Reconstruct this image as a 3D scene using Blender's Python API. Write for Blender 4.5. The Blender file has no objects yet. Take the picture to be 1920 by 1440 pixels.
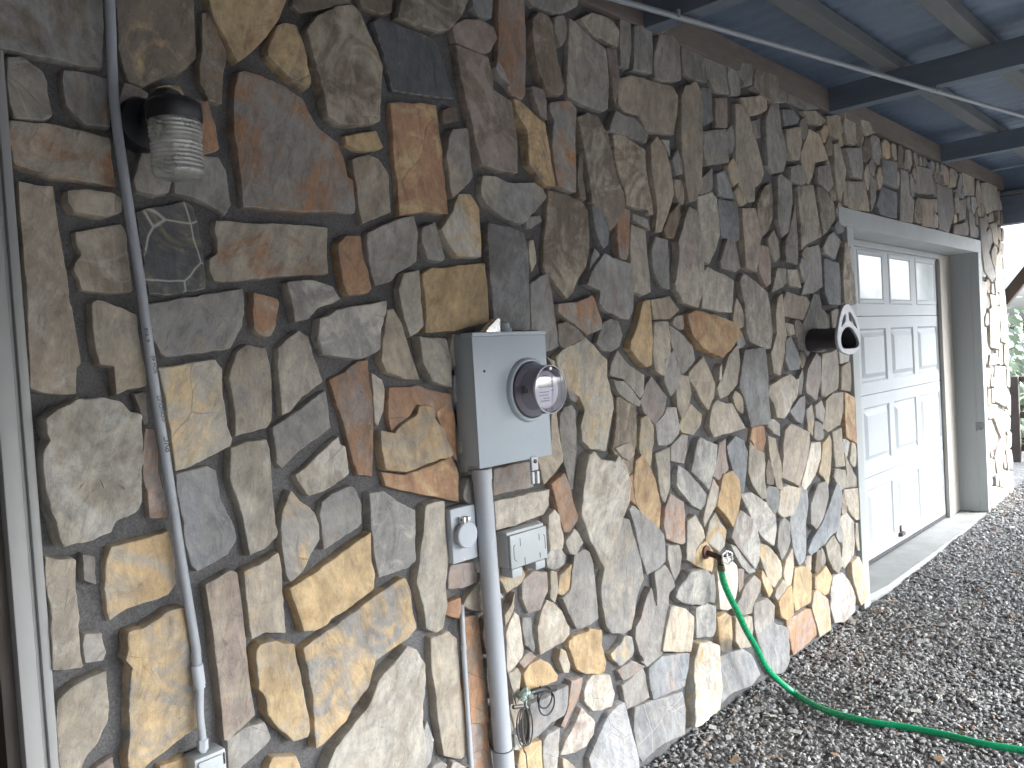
import bpy, bmesh, math, random
import numpy as np
from mathutils import Vector, Matrix, noise, geometry
random.seed(7); np.random.seed(7)
R = math.radians

# ------------------------------------------------------------------ camera, world, sun, exposure
scn = bpy.context.scene
FPX = 1540.0                                   # focal length in pixels of a 1920 px wide picture
e1 = Vector((1430.0, 135.0, -1540.0)).normalized()   # world X (along the wall) in camera axes
e3 = Vector((-0.06, 1.0, 0.03195)).normalized()      # world Z (up)
e3 = (e3 - e1 * e3.dot(e1)).normalized()
e2 = e3.cross(e1)                                    # world Y (into the wall)
RM = Matrix((e1, e2, e3))
CAM = Vector((0.0, -1.92, 1.72))
cd = bpy.data.cameras.new('camera'); cam = bpy.data.objects.new('camera', cd)
scn.collection.objects.link(cam); scn.camera = cam
cd.sensor_width = 36.0; cd.lens = 36.0 * FPX / 1920.0; cd.clip_start = 0.05; cd.clip_end = 2000
cam.matrix_world = Matrix.Translation(CAM) @ RM.to_4x4()

SUN_EL, SUN_AZ = 30.0, -58.0                   # azimuth measured from +X towards +Y
w = bpy.data.worlds.new('World'); scn.world = w; w.use_nodes = True
nt = w.node_tree
sky = nt.nodes.new('ShaderNodeTexSky'); sky.sky_type = 'NISHITA'; sky.sun_disc = False
sky.sun_elevation = R(SUN_EL); sky.sun_rotation = R(90 - SUN_AZ)
sky.air_density = 0.9; sky.dust_density = 6.0; sky.ozone_density = 0.5
hs = nt.nodes.new('ShaderNodeHueSaturation'); hs.inputs['Saturation'].default_value = 0.35      # overcast: a nearly colourless sky
nt.links.new(sky.outputs[0], hs.inputs['Color'])
tn = nt.nodes.new('ShaderNodeMix'); tn.data_type = 'RGBA'; tn.blend_type = 'MULTIPLY'; tn.inputs[0].default_value = 1.0
tn.inputs[7].default_value = (0.88, 0.97, 1.08, 1); nt.links.new(hs.outputs[0], tn.inputs[6]); nt.links.new(tn.outputs[2], nt.nodes['Background'].inputs[0])
nt.nodes['Background'].inputs[1].default_value = 0.15
sl = bpy.data.lights.new('sun', 'SUN'); sl.energy = 0.52; sl.angle = R(42); sl.color = (1, 0.985, 0.96)
so = bpy.data.objects.new('sun', sl); scn.collection.objects.link(so)
sd = Vector((math.cos(R(SUN_EL)) * math.cos(R(SUN_AZ)), math.cos(R(SUN_EL)) * math.sin(R(SUN_AZ)), math.sin(R(SUN_EL))))
so.rotation_euler = sd.to_track_quat('Z', 'Y').to_euler()
scn.view_settings.view_transform = 'Standard'; scn.view_settings.look = 'None'
scn.view_settings.exposure = 2.55; scn.view_settings.gamma = 1.0
try: scn.cycles.max_bounces = 8; scn.cycles.diffuse_bounces = 5
except Exception: pass

# ------------------------------------------------------------------ measuring helpers: a photo pixel on a world plane
def ray(px, py): return RM @ Vector((px - 960.0, -(py - 720.0), -FPX))
def PY(px, py, y):
    d = ray(px, py); return CAM + d * ((y - CAM.y) / d.y)
def PZ(px, py, z):
    d = ray(px, py); return CAM + d * ((z - CAM.z) / d.z)
def PX(px, py, x):
    d = ray(px, py); return CAM + d * ((x - CAM.x) / d.x)
def gz(x, y=0.0): return 0.038 + 0.022 * max(0.0, min(x, 9.5) - 4.4)        # ground height along the wall
def PG(px, py, up=0.0):
    z = 0.0
    for _ in range(6):
        p = PZ(px, py, z); z = gz(p.x) + up
    return p

# ------------------------------------------------------------------ object helpers
C = scn.collection
def tag(o, label=None, cat=None, group=None, kind=None):
    for k, v in (('label', label), ('category', cat), ('group', group), ('kind', kind)):
        if v: o[k] = v
    return o
def empty(name, loc, label, cat, group=None):
    o = bpy.data.objects.new(name, None); C.objects.link(o); o.location = loc; o.empty_display_size = 0.05
    return tag(o, label, cat, group)
def link_mesh(name, me, mat, parent=None):
    o = bpy.data.objects.new(name, me); C.objects.link(o)
    if mat is not None and not me.materials: me.materials.append(mat)
    if parent is not None:
        o.parent = parent
        o.matrix_parent_inverse = Matrix.Translation(parent.location).inverted() if parent.parent is None else Matrix.Identity(4)
    return o
class MB:
    """collects world-space faces and links them as one mesh"""
    def __init__(s): s.bm = bmesh.new()
    def box(s, a, b, bev=0.0, seg=2):
        x0, x1 = sorted((a[0], b[0])); y0, y1 = sorted((a[1], b[1])); z0, z1 = sorted((a[2], b[2]))
        r = bmesh.ops.create_cube(s.bm, size=1.0)
        vs = r['verts']
        for v in vs: v.co = Vector(((x0 + x1) / 2 + v.co.x * (x1 - x0), (y0 + y1) / 2 + v.co.y * (y1 - y0), (z0 + z1) / 2 + v.co.z * (z1 - z0)))
        if bev > 0:
            es = list({e for v in vs for e in v.link_edges})
            bmesh.ops.bevel(s.bm, geom=es, offset=bev, segments=seg, affect='EDGES', profile=0.5)
        return s
    def obox(s, c, ax, ay, az, hx, hy, hz, bev=0.0):
        r = bmesh.ops.create_cube(s.bm, size=2.0); vs = r['verts']
        for v in vs: v.co = Vector(c) + ax * (v.co.x * hx) + ay * (v.co.y * hy) + az * (v.co.z * hz)
        if bev > 0:
            es = list({e for v in vs for e in v.link_edges})
            bmesh.ops.bevel(s.bm, geom=es, offset=bev, segments=2, affect='EDGES')
        return s
    def tube(s, pts, rad, seg=16, caps=True):
        pts = [Vector(p) for p in pts]; rings = []
        rads = rad if isinstance(rad, (list, tuple)) else [rad] * len(pts)
        up = Vector((0, 0, 1)); prev = None
        for i, p in enumerate(pts):
            t = (pts[min(i + 1, len(pts) - 1)] - pts[max(i - 1, 0)])
            if t.length < 1e-9: t = prev or Vector((0, 0, 1))
            t.normalize(); prev = t
            if i == 0:
                n = t.cross(up)
                if n.length < 1e-3: n = t.cross(Vector((1, 0, 0)))
            else: n = n - t * n.dot(t)
            n.normalize(); b = t.cross(n)
            rings.append([s.bm.verts.new(p + (n * math.cos(2 * math.pi * k / seg) + b * math.sin(2 * math.pi * k / seg)) * rads[i]) for k in range(seg)])
        for a, c in zip(rings, rings[1:]):
            for k in range(seg): s.bm.faces.new((a[k], a[(k + 1) % seg], c[(k + 1) % seg], c[k]))
        if caps:
            for rg, fl in ((rings[0], 1), (rings[-1], 0)):
                try: s.bm.faces.new(rg[::-1] if fl else rg)
                except Exception: pass
        return s
    def lathe(s, origin, axis, side, prof, seg=40, closed=False):
        """prof: (radius, distance along axis)"""
        axis = Vector(axis).normalized(); side = (Vector(side) - axis * Vector(side).dot(axis)).normalized(); o = Vector(origin)
        b = axis.cross(side); rings = []
        for r, h in prof:
            if r < 1e-6: rings.append([s.bm.verts.new(o + axis * h)])
            else: rings.append([s.bm.verts.new(o + axis * h + (side * math.cos(2 * math.pi * k / seg) + b * math.sin(2 * math.pi * k / seg)) * r) for k in range(seg)])
        for a, c in zip(rings, rings[1:]):
            for k in range(seg):
                k2 = (k + 1) % seg
                if len(a) == 1 and len(c) == 1: continue
                if len(a) == 1: s.bm.faces.new((a[0], c[k2], c[k]))
                elif len(c) == 1: s.bm.faces.new((a[k], a[k2], c[0]))
                else: s.bm.faces.new((a[k], a[k2], c[k2], c[k]))
        return s
    def prism(s, pts, vec):
        """closed polygon of 3-D points swept along vec"""
        a = [s.bm.verts.new(Vector(p)) for p in pts]; c = [s.bm.verts.new(Vector(p) + Vector(vec)) for p in pts]; n = len(a)
        s.bm.faces.new(a); s.bm.faces.new(c[::-1])
        for k in range(n): s.bm.faces.new((a[k], c[k], c[(k + 1) % n], a[(k + 1) % n]))
        return s
    def build(s, name, mat, parent=None, smooth=None):
        bmesh.ops.recalc_face_normals(s.bm, faces=s.bm.faces)
        me = bpy.data.meshes.new(name); s.bm.to_mesh(me); s.bm.free()
        if smooth is not None:
            for p in me.polygons: p.use_smooth = True
            me.set_sharp_from_angle(angle=R(smooth))
        return link_mesh(name, me, mat, parent)
def smooth_path(pts, n=8):
    pts = [Vector(p) for p in pts]; out = []
    for i in range(len(pts) - 1):
        p0 = pts[max(i - 1, 0)]; p1 = pts[i]; p2 = pts[i + 1]; p3 = pts[min(i + 2, len(pts) - 1)]
        for k in range(n):
            t = k / n
            out.append(0.5 * ((2 * p1) + (p2 - p0) * t + (2 * p0 - 5 * p1 + 4 * p2 - p3) * t * t + (3 * p1 - p0 - 3 * p2 + p3) * t ** 3))
    out.append(pts[-1]); return out
def curve_fill(name, loops, origin, ax, ay, depth, mat, parent, bevel=0.0):
    """flat outline with holes, filled and given thickness; loops are 2-D, laid out on ax, ay"""
    cu = bpy.data.curves.new(name, 'CURVE'); cu.dimensions = '2D'; cu.fill_mode = 'BOTH'; cu.extrude = depth / 2; cu.bevel_depth = bevel; cu.bevel_resolution = 2
    for lp in loops:
        sp = cu.splines.new('POLY'); sp.points.add(len(lp) - 1); sp.use_cyclic_u = True
        for q, (x, y) in zip(sp.points, lp): q.co = (x, y, 0, 1)
    return to_mesh(cu, name, origin, ax, ay, mat, parent)
def to_mesh(cu, name, origin, ax, ay, mat, parent):
    tmp = bpy.data.objects.new('tmp', cu); C.objects.link(tmp); dg = bpy.context.evaluated_depsgraph_get(); dg.update()
    me = bpy.data.meshes.new_from_object(tmp.evaluated_get(dg)); bpy.data.objects.remove(tmp)
    ax = Vector(ax).normalized(); ay = Vector(ay).normalized(); az = ax.cross(ay)
    M = Matrix((ax, ay, az)).transposed().to_4x4(); M.translation = Vector(origin)
    me.transform(M); me.materials.clear(); me.name = name
    return link_mesh(name, me, mat, parent)
def lettering(name, body, size, origin, ax, ay, mat, parent, thick=0.0004):
    cu = bpy.data.curves.new(name, 'FONT'); cu.body = body; cu.size = size; cu.extrude = thick; cu.align_x = 'CENTER'; cu.align_y = 'CENTER'
    return to_mesh(cu, name, origin, ax, ay, mat, parent)

# ------------------------------------------------------------------ materials
def newmat(name):
    m = bpy.data.materials.new(name); m.use_nodes = True; n = m.node_tree
    return m, n, n.nodes['Principled BSDF']
def N(n, t, **kw):
    nd = n.nodes.new(t)
    for k, v in kw.items():
        if k in nd.inputs: nd.inputs[k].default_value = v
        else: setattr(nd, k, v)
    return nd
def ramp(n, fac, stops, interp='LINEAR'):
    r = n.nodes.new('ShaderNodeValToRGB'); r.color_ramp.interpolation = interp
    el = r.color_ramp.elements
    while len(el) < len(stops): el.new(0.5)
    for e, (p, c) in zip(el, stops): e.position = p; e.color = (c, c, c, 1) if isinstance(c, (int, float)) else (*c, 1)
    n.links.new(fac, r.inputs[0]); return r
def mixc(n, fac, a, b, mode='MIX'):
    m = n.nodes.new('ShaderNodeMix'); m.data_type = 'RGBA'; m.blend_type = mode
    for s_, v in ((m.inputs[0], fac), (m.inputs[6], a), (m.inputs[7], b)):
        if hasattr(v, 'is_linked'): n.links.new(v, s_)
        elif isinstance(v, (int, float)): s_.default_value = v
        else: s_.default_value = (*v, 1)
    return m.outputs[2]
def worn(name, col, col2=None, rough=0.5, metal=0.0, scale=8.0, amt=0.35, bump=0.15, bscale=60.0, dirt=None, spec=0.5, stretch=(1, 1, 1)):
    """painted, plastic or wooden surface with blotches, fine grain and a little relief"""
    m, n, b = newmat(name)
    tc = N(n, 'ShaderNodeTexCoord'); mp = N(n, 'ShaderNodeMapping'); mp.inputs['Scale'].default_value = stretch
    n.links.new(tc.outputs['Object'], mp.inputs[0])
    n1 = N(n, 'ShaderNodeTexNoise', Scale=scale, Detail=6.0, Roughness=0.6); n.links.new(mp.outputs[0], n1.inputs['Vector'])
    n2 = N(n, 'ShaderNodeTexNoise', Scale=bscale, Detail=4.0); n.links.new(mp.outputs[0], n2.inputs['Vector'])
    c2 = col2 or tuple(c * 0.72 for c in col)
    r = ramp(n, n1.outputs[0], [(0.35, 0.0), (0.7, 1.0)])
    f = N(n, 'ShaderNodeMath', operation='MULTIPLY'); n.links.new(r.outputs[0], f.inputs[0]); f.inputs[1].default_value = amt
    c = mixc(n, f.outputs[0], col, c2)
    if dirt:
        n3 = N(n, 'ShaderNodeTexNoise', Scale=scale * 2.7, Detail=8.0, Roughness=0.7); n.links.new(mp.outputs[0], n3.inputs['Vector'])
        r3 = ramp(n, n3.outputs[0], [(0.58, 0.0), (0.72, 0.6)]); c = mixc(n, r3.outputs[0], c, dirt)
    n.links.new(c, b.inputs['Base Color'])
    rr = ramp(n, n2.outputs[0], [(0.3, max(rough - 0.1, 0.02)), (0.7, min(rough + 0.12, 1))]); n.links.new(rr.outputs[0], b.inputs['Roughness'])
    b.inputs['Metallic'].default_value = metal; b.inputs['Specular IOR Level'].default_value = spec
    bp = N(n, 'ShaderNodeBump', Strength=bump, Distance=0.002); n.links.new(n2.outputs[0], bp.inputs['Height']); n.links.new(bp.outputs[0], b.inputs['Normal'])
    return m
M = {}
M['box'] = worn('box_paint', (0.41, 0.46, 0.50), (0.365, 0.41, 0.45), 0.45, scale=5, amt=0.5, bump=0.05, bscale=180, dirt=(0.36, 0.39, 0.41))
M['box_side'] = M['box']
M['pipe'] = worn('grey_pvc', (0.42, 0.44, 0.475), (0.36, 0.375, 0.40), 0.38, scale=6, amt=0.5, bump=0.05, bscale=120, dirt=(0.33, 0.33, 0.32))
M['conduit'] = worn('old_conduit', (0.36, 0.385, 0.42), (0.27, 0.28, 0.30), 0.42, scale=14, amt=0.7, bump=0.25, bscale=70, dirt=(0.18, 0.165, 0.15), stretch=(1, 1, 0.25))
M['cover'] = worn('cover_grey', (0.42, 0.445, 0.455), (0.36, 0.385, 0.395), 0.45, scale=9, amt=0.5, bump=0.06, bscale=200)
M['cover2'] = worn('cover_cast', (0.45, 0.48, 0.52), (0.38, 0.41, 0.44), 0.5, scale=9, amt=0.5, bump=0.1, bscale=150)
M['trim'] = worn('trim_paint', (0.33, 0.33, 0.325), (0.28, 0.277, 0.27), 0.5, scale=3, amt=0.6, bump=0.12, bscale=90, dirt=(0.33, 0.31, 0.28), stretch=(1, 1, 0.3))
M['trim2'] = worn('opening_paint', (0.40, 0.42, 0.42), (0.34, 0.35, 0.35), 0.55, scale=2.5, amt=0.6, bump=0.1, bscale=80, stretch=(1, 1, 0.3))
M['door'] = worn('garage_door_paint', (0.43, 0.455, 0.475), (0.375, 0.40, 0.42), 0.55, scale=2.0, amt=0.6, bump=0.06, bscale=70, dirt=(0.50, 0.51, 0.52))
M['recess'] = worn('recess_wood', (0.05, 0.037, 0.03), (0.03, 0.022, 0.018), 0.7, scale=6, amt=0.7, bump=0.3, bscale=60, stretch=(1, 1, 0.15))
M['wood'] = worn('porch_wood', (0.20, 0.165, 0.14), (0.12, 0.10, 0.088), 0.75, scale=5, amt=0.9, bump=0.5, bscale=40, dirt=(0.10, 0.08, 0.065), stretch=(0.25, 1, 1))
M['woodx'] = worn('blue_lit_rafter', (0.15, 0.18, 0.225), (0.10, 0.125, 0.16), 0.75, scale=5, amt=0.9, bump=0.5, bscale=40, stretch=(1, 0.2, 1))  # bluish cast of glare and haze put into the wood colour
M['purlin'] = worn('purlin_wood', (0.16, 0.17, 0.175), (0.12, 0.13, 0.135), 0.75, scale=7, amt=0.9, bump=0.4, bscale=40, stretch=(0.2, 1, 1))
M['rail'] = worn('rail_wood', (0.10, 0.075, 0.06), (0.06, 0.045, 0.04), 0.75, scale=5, amt=0.8, bump=0.4, bscale=30)
M['roof'] = worn('blue_lit_roof', (0.155, 0.205, 0.28), (0.10, 0.14, 0.20), 0.5, 0.0, dirt=(0.10, 0.11, 0.12), scale=1.6, amt=0.7, bump=0.05, bscale=40)  # blue of skylight and lens veil painted into the metal colour
M['black'] = worn('black_metal', (0.012, 0.012, 0.016), (0.02, 0.02, 0.025), 0.4, bump=0.1)
M['rubber'] = worn('black_cable', (0.02, 0.021, 0.024), (0.05, 0.05, 0.055), 0.45, scale=30)
M['wire'] = worn('weathered_wire', (0.085, 0.078, 0.07), (0.16, 0.15, 0.14), 0.4, metal=0.4, scale=60, amt=0.8)
M['brass'] = worn('tarnished_brass', (0.09, 0.06, 0.042), (0.05, 0.036, 0.03), 0.45, metal=0.6, scale=60, dirt=(0.12, 0.13, 0.11))
M['rust'] = worn('red_rust', (0.15, 0.065, 0.05), (0.09, 0.045, 0.035), 0.7, scale=80)
M['steel'] = worn('bright_steel', (0.62, 0.62, 0.60), (0.42, 0.42, 0.41), 0.3, metal=0.8, scale=40)
M['verdigris'] = worn('verdigris', (0.50, 0.58, 0.52), (0.16, 0.28, 0.25), 0.5, scale=90, amt=1.0)
M['hanger'] = worn('cast_aluminium', (0.50, 0.51, 0.54), (0.38, 0.39, 0.42), 0.42, metal=0.15, scale=30, amt=0.6, bump=0.2, bscale=120)
M['hanger_dark'] = worn('hanger_bronze', (0.035, 0.033, 0.040), (0.055, 0.05, 0.055), 0.45, scale=20)
M['ink'] = worn('black_ink', (0.04, 0.042, 0.055), (0.10, 0.10, 0.12), 0.6, scale=200, amt=0.8)
M['hose'] = worn('green_hose', (0.010, 0.29, 0.12), (0.008, 0.23, 0.09), 0.28, scale=12, amt=0.5, bump=0.1, bscale=100)
M['foliage'] = worn('leaves', (0.26, 0.32, 0.22), (0.42, 0.45, 0.32), 0.6, scale=3)
M['porcelain'] = worn('bulb_white', (0.60, 0.58, 0.50), (0.5, 0.48, 0.42), 0.35)
M['concrete'] = worn('sill_concrete', (0.33, 0.33, 0.315), (0.25, 0.247, 0.235), 0.85, scale=6, amt=0.8, bump=0.5, bscale=120, dirt=(0.25, 0.235, 0.21))
M['meter_face'] = worn('meter_face', (0.56, 0.55, 0.60), (0.50, 0.49, 0.54), 0.4, scale=20)
M['meter_body'] = worn('meter_body', (0.36, 0.33, 0.37), (0.26, 0.24, 0.27), 0.4, scale=12)
M['lcd'] = worn('lcd', (0.20, 0.25, 0.26), (0.12, 0.15, 0.16), 0.3, scale=30)
M['plastic_clear'] = worn('seal_plastic', (0.70, 0.72, 0.74), (0.6, 0.62, 0.64), 0.2)
def glass(name, tint=(1, 1, 1), rough=0.0, ior=1.45):
    m, n, b = newmat(name); b.inputs['Base Color'].default_value = (*tint, 1); b.inputs['Roughness'].default_value = rough
    b.inputs['Transmission Weight'].default_value = 1.0; b.inputs['IOR'].default_value = ior
    return m
def thin_glass(name, tint, refl=0.16):
    """a thin clear shell: mostly see-through with a glossy sheen"""
    m = bpy.data.materials.new(name); m.use_nodes = True; n = m.node_tree; n.nodes.remove(n.nodes['Principled BSDF'])
    tr = N(n, 'ShaderNodeBsdfTransparent'); tr.inputs[0].default_value = (*tint, 1)
    gl = N(n, 'ShaderNodeBsdfGlossy'); gl.inputs['Roughness'].default_value = 0.08
    fr = N(n, 'ShaderNodeFresnel'); fr.inputs[0].default_value = 1.5
    ad = N(n, 'ShaderNodeMath', operation='ADD'); n.links.new(fr.outputs[0], ad.inputs[0]); ad.inputs[1].default_value = refl
    mx = N(n, 'ShaderNodeMixShader'); n.links.new(ad.outputs[0], mx.inputs[0]); n.links.new(tr.outputs[0], mx.inputs[1]); n.links.new(gl.outputs[0], mx.inputs[2])
    n.links.new(mx.outputs[0], n.nodes['Material Output'].inputs[0]); return m
M['jar'] = thin_glass('jar_glass', (0.84, 0.86, 0.84), 0.16)
def cloud(m, amt, col):
    n = m.node_tree; out = n.nodes['Material Output']; src = out.inputs[0].links[0].from_socket
    d = N(n, 'ShaderNodeBsdfDiffuse'); d.inputs[0].default_value = (*col, 1); t = N(n, 'ShaderNodeBsdfTranslucent'); t.inputs[0].default_value = (*col, 1)
    a = N(n, 'ShaderNodeAddShader'); n.links.new(d.outputs[0], a.inputs[0]); n.links.new(t.outputs[0], a.inputs[1])
    tc = N(n, 'ShaderNodeTexCoord'); q = N(n, 'ShaderNodeTexNoise', Scale=25.0, Detail=5.0); n.links.new(tc.outputs['Object'], q.inputs['Vector'])
    r = ramp(n, q.outputs[0], [(0.3, amt * 0.6), (0.7, amt * 1.5)])
    x = N(n, 'ShaderNodeMixShader'); n.links.new(r.outputs[0], x.inputs[0]); n.links.new(src, x.inputs[1]); n.links.new(a.outputs[0], x.inputs[2]); n.links.new(x.outputs[0], out.inputs[0])
cloud(M['jar'], 0.22, (0.55, 0.55, 0.53))
M['dome'] = thin_glass('dome_glass', (0.90, 0.87, 0.94), 0.10)
def pane_mat():
    m, n, b = newmat('door_pane'); b.inputs['Base Color'].default_value = (0.72, 0.77, 0.79, 1); b.inputs['Roughness'].default_value = 0.12
    b.inputs['Specular IOR Level'].default_value = 0.5
    tc = N(n, 'ShaderNodeTexCoord'); q = N(n, 'ShaderNodeTexNoise', Scale=5.0, Detail=3.0); n.links.new(tc.outputs['Object'], q.inputs['Vector'])
    r = ramp(n, q.outputs[0], [(0.35, (0.66, 0.71, 0.73)), (0.65, (0.78, 0.83, 0.85))]); n.links.new(r.outputs[0], b.inputs['Base Color'])
    return m
M['pane'] = pane_mat()

# ------------------------------------------------------------------ stone and mortar materials
def stone_mat():
    m, n, b = newmat('field_stone'); L = n.links.new
    def at(name):
        a = N(n, 'ShaderNodeAttribute'); a.attribute_name = name; return a
    A, B2, S, P = at('col_a'), at('col_b'), at('scoord'), at('sprop')
    sp = N(n, 'ShaderNodeSeparateXYZ'); L(P.outputs['Vector'], sp.inputs[0])
    # large patches of the second colour
    n1 = N(n, 'ShaderNodeTexNoise', Scale=6.0, Detail=7.0, Roughness=0.66, Distortion=1.6); L(S.outputs['Vector'], n1.inputs['Vector'])
    ad = N(n, 'ShaderNodeMath', operation='ADD'); L(n1.outputs[0], ad.inputs[0]); L(sp.outputs[0], ad.inputs[1])
    r1 = ramp(n, ad.outputs[0], [(0.43, 0.0), (0.58, 1.0)])
    col = mixc(n, r1.outputs[0], A.outputs['Color'], B2.outputs['Color'])
    # grain stretched along the cleft of each stone
    mp = N(n, 'ShaderNodeMapping'); mp.inputs['Scale'].default_value = (1.0, 2.3, 1.0); L(S.outputs['Vector'], mp.inputs[0])
    n2 = N(n, 'ShaderNodeTexNoise', Scale=11.0, Detail=9.0, Roughness=0.72, Distortion=0.5); L(mp.outputs[0], n2.inputs['Vector'])
    r2 = ramp(n, n2.outputs[0], [(0.30, 0.66), (0.5, 1.0), (0.70, 1.30)])
    col = mixc(n, 1.0, col, r2.outputs[0], 'MULTIPLY')
    # broad tone drift
    n4 = N(n, 'ShaderNodeTexNoise', Scale=3.2, Detail=3.0); L(S.outputs['Vector'], n4.inputs['Vector'])
    r4 = ramp(n, n4.outputs[0], [(0.3, 0.80), (0.7, 1.18)]); col = mixc(n, 1.0, col, r4.outputs[0], 'MULTIPLY')
    n6 = N(n, 'ShaderNodeTexNoise', Scale=27.0, Detail=7.0, Roughness=0.75); L(S.outputs['Vector'], n6.inputs['Vector'])
    r7 = ramp(n, n6.outputs[0], [(0.34, (0.84, 0.83, 0.83)), (0.5, (1.0, 1.0, 1.0)), (0.66, (1.18, 1.14, 1.06))]); col = mixc(n, 1.0, col, r7.outputs[0], 'MULTIPLY')
    # iron stains
    n3 = N(n, 'ShaderNodeTexNoise', Scale=10.0, Detail=6.0, Roughness=0.7, Distortion=1.4); L(S.outputs['Vector'], n3.inputs['Vector'])
    r3 = ramp(n, n3.outputs[0], [(0.60, 0.0), (0.76, 0.45)])
    col = mixc(n, r3.outputs[0], col, (0.25, 0.125, 0.06))
    # pale lichen and lime flecks
    n5 = N(n, 'ShaderNodeTexNoise', Scale=42.0, Detail=5.0, Roughness=0.7); L(S.outputs['Vector'], n5.inputs['Vector'])
    r5 = ramp(n, n5.outputs[0], [(0.62, 0.0), (0.74, 0.45)]); col = mixc(n, r5.outputs[0], col, (0.50, 0.48, 0.43))
    r6 = ramp(n, n5.outputs[0], [(0.27, 0.45), (0.38, 0.0)]); col = mixc(n, r6.outputs[0], col, (0.06, 0.052, 0.045))
    # quartz veins on a few stones
    dn = N(n, 'ShaderNodeTexNoise', Scale=6.0, Detail=2.0); L(S.outputs['Vector'], dn.inputs['Vector'])
    dm = N(n, 'ShaderNodeVectorMath', operation='SCALE'); L(dn.outputs['Color'], dm.inputs[0]); dm.inputs['Scale'].default_value = 0.045
    da = N(n, 'ShaderNodeVectorMath', operation='ADD'); L(S.outputs['Vector'], da.inputs[0]); L(dm.outputs[0], da.inputs[1])
    vo = N(n, 'ShaderNodeTexVoronoi', feature='DISTANCE_TO_EDGE', Scale=7.0); L(da.outputs[0], vo.inputs['Vector'])
    rv = ramp(n, vo.outputs['Distance'], [(0.0, 0.8), (0.022, 0.0)])
    vm = N(n, 'ShaderNodeMath', operation='MULTIPLY'); L(rv.outputs[0], vm.inputs[0]); L(sp.outputs[1], vm.inputs[1])
    col = mixc(n, vm.outputs[0], col, (0.55, 0.52, 0.46))
    # hairline cracks
    vc = N(n, 'ShaderNodeTexVoronoi', feature='DISTANCE_TO_EDGE', Scale=4.3); L(da.outputs[0], vc.inputs['Vector'])
    rc = ramp(n, vc.outputs['Distance'], [(0.0, 0.4), (0.006, 0.0)])
    ng = N(n, 'ShaderNodeMath', operation='MULTIPLY'); L(rc.outputs[0], ng.inputs[0])
    cm = ramp(n, n4.outputs[0], [(0.56, 0.0), (0.62, 1.0)]); L(cm.outputs[0], ng.inputs[1])
    col = mixc(n, ng.outputs[0], col, (0.05, 0.04, 0.035))
    # paler arrises: chipping, plus thin edge highlights put into the colour
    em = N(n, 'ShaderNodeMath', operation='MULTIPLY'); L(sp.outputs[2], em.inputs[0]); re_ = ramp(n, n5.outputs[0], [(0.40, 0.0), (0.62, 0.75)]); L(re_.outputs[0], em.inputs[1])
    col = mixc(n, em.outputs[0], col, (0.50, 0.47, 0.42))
    L(col, b.inputs['Base Color'])
    rr = ramp(n, n2.outputs[0], [(0.3, 0.58), (0.7, 0.85)]); L(rr.outputs[0], b.inputs['Roughness'])
    b.inputs['Specular IOR Level'].default_value = 0.4
    # relief: cleft layers + grit + cracks
    q = N(n, 'ShaderNodeMath', operation='MULTIPLY'); L(n2.outputs[0], q.inputs[0]); q.inputs[1].default_value = 7.0
    fl = N(n, 'ShaderNodeMath', operation='FLOOR'); L(q.outputs[0], fl.inputs[0])
    s1 = N(n, 'ShaderNodeMath', operation='MULTIPLY'); L(fl.outputs[0], s1.inputs[0]); s1.inputs[1].default_value = 0.05
    s2 = N(n, 'ShaderNodeMath', operation='MULTIPLY_ADD'); L(n2.outputs[0], s2.inputs[0]); s2.inputs[1].default_value = 0.9; L(s1.outputs[0], s2.inputs[2])
    s3 = N(n, 'ShaderNodeMath', operation='MULTIPLY_ADD'); L(n5.outputs[0], s3.inputs[0]); s3.inputs[1].default_value = 0.35; L(s2.outputs[0], s3.inputs[2])
    s4 = N(n, 'ShaderNodeMath', operation='MULTIPLY_ADD'); L(ng.outputs[0], s4.inputs[0]); s4.inputs[1].default_value = -0.5; L(s3.outputs[0], s4.inputs[2])
    bp = N(n, 'ShaderNodeBump', Strength=0.9, Distance=0.007); L(s4.outputs[0], bp.inputs['Height']); L(bp.outputs[0], b.inputs['Normal'])
    return m
M['stone'] = stone_mat()
def mortar_mat():
    m, n, b = newmat('mortar'); L = n.links.new
    tc = N(n, 'ShaderNodeTexCoord')
    n1 = N(n, 'ShaderNodeTexNoise', Scale=6.0, Detail=6.0); L(tc.outputs['Object'], n1.inputs['Vector'])
    n2 = N(n, 'ShaderNodeTexNoise', Scale=170.0, Detail=4.0, Roughness=0.7); L(tc.outputs['Object'], n2.inputs['Vector'])
    n3 = N(n, 'ShaderNodeTexNoise', Scale=28.0, Detail=5.0); L(tc.outputs['Object'], n3.inputs['Vector'])
    r = ramp(n, n1.outputs[0], [(0.3, (0.085, 0.082, 0.084)), (0.7, (0.15, 0.146, 0.147))])
    r2 = ramp(n, n2.outputs[0], [(0.3, 0.65), (0.7, 1.35)])
    c = mixc(n, 1.0, r.outputs[0], r2.outputs[0], 'MULTIPLY'); L(c, b.inputs['Base Color']); b.inputs['Roughness'].default_value = 0.95
    b.inputs['Specular IOR Level'].default_value = 0.2
    a = N(n, 'ShaderNodeMath', operation='MULTIPLY_ADD'); L(n2.outputs[0], a.inputs[0]); a.inputs[1].default_value = 0.4; L(n3.outputs[0], a.inputs[2])
    bp = N(n, 'ShaderNodeBump', Strength=0.9, Distance=0.008); L(a.outputs[0], bp.inputs['Height']); L(bp.outputs[0], b.inputs['Normal'])
    return m
M['mortar'] = mortar_mat()

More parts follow.
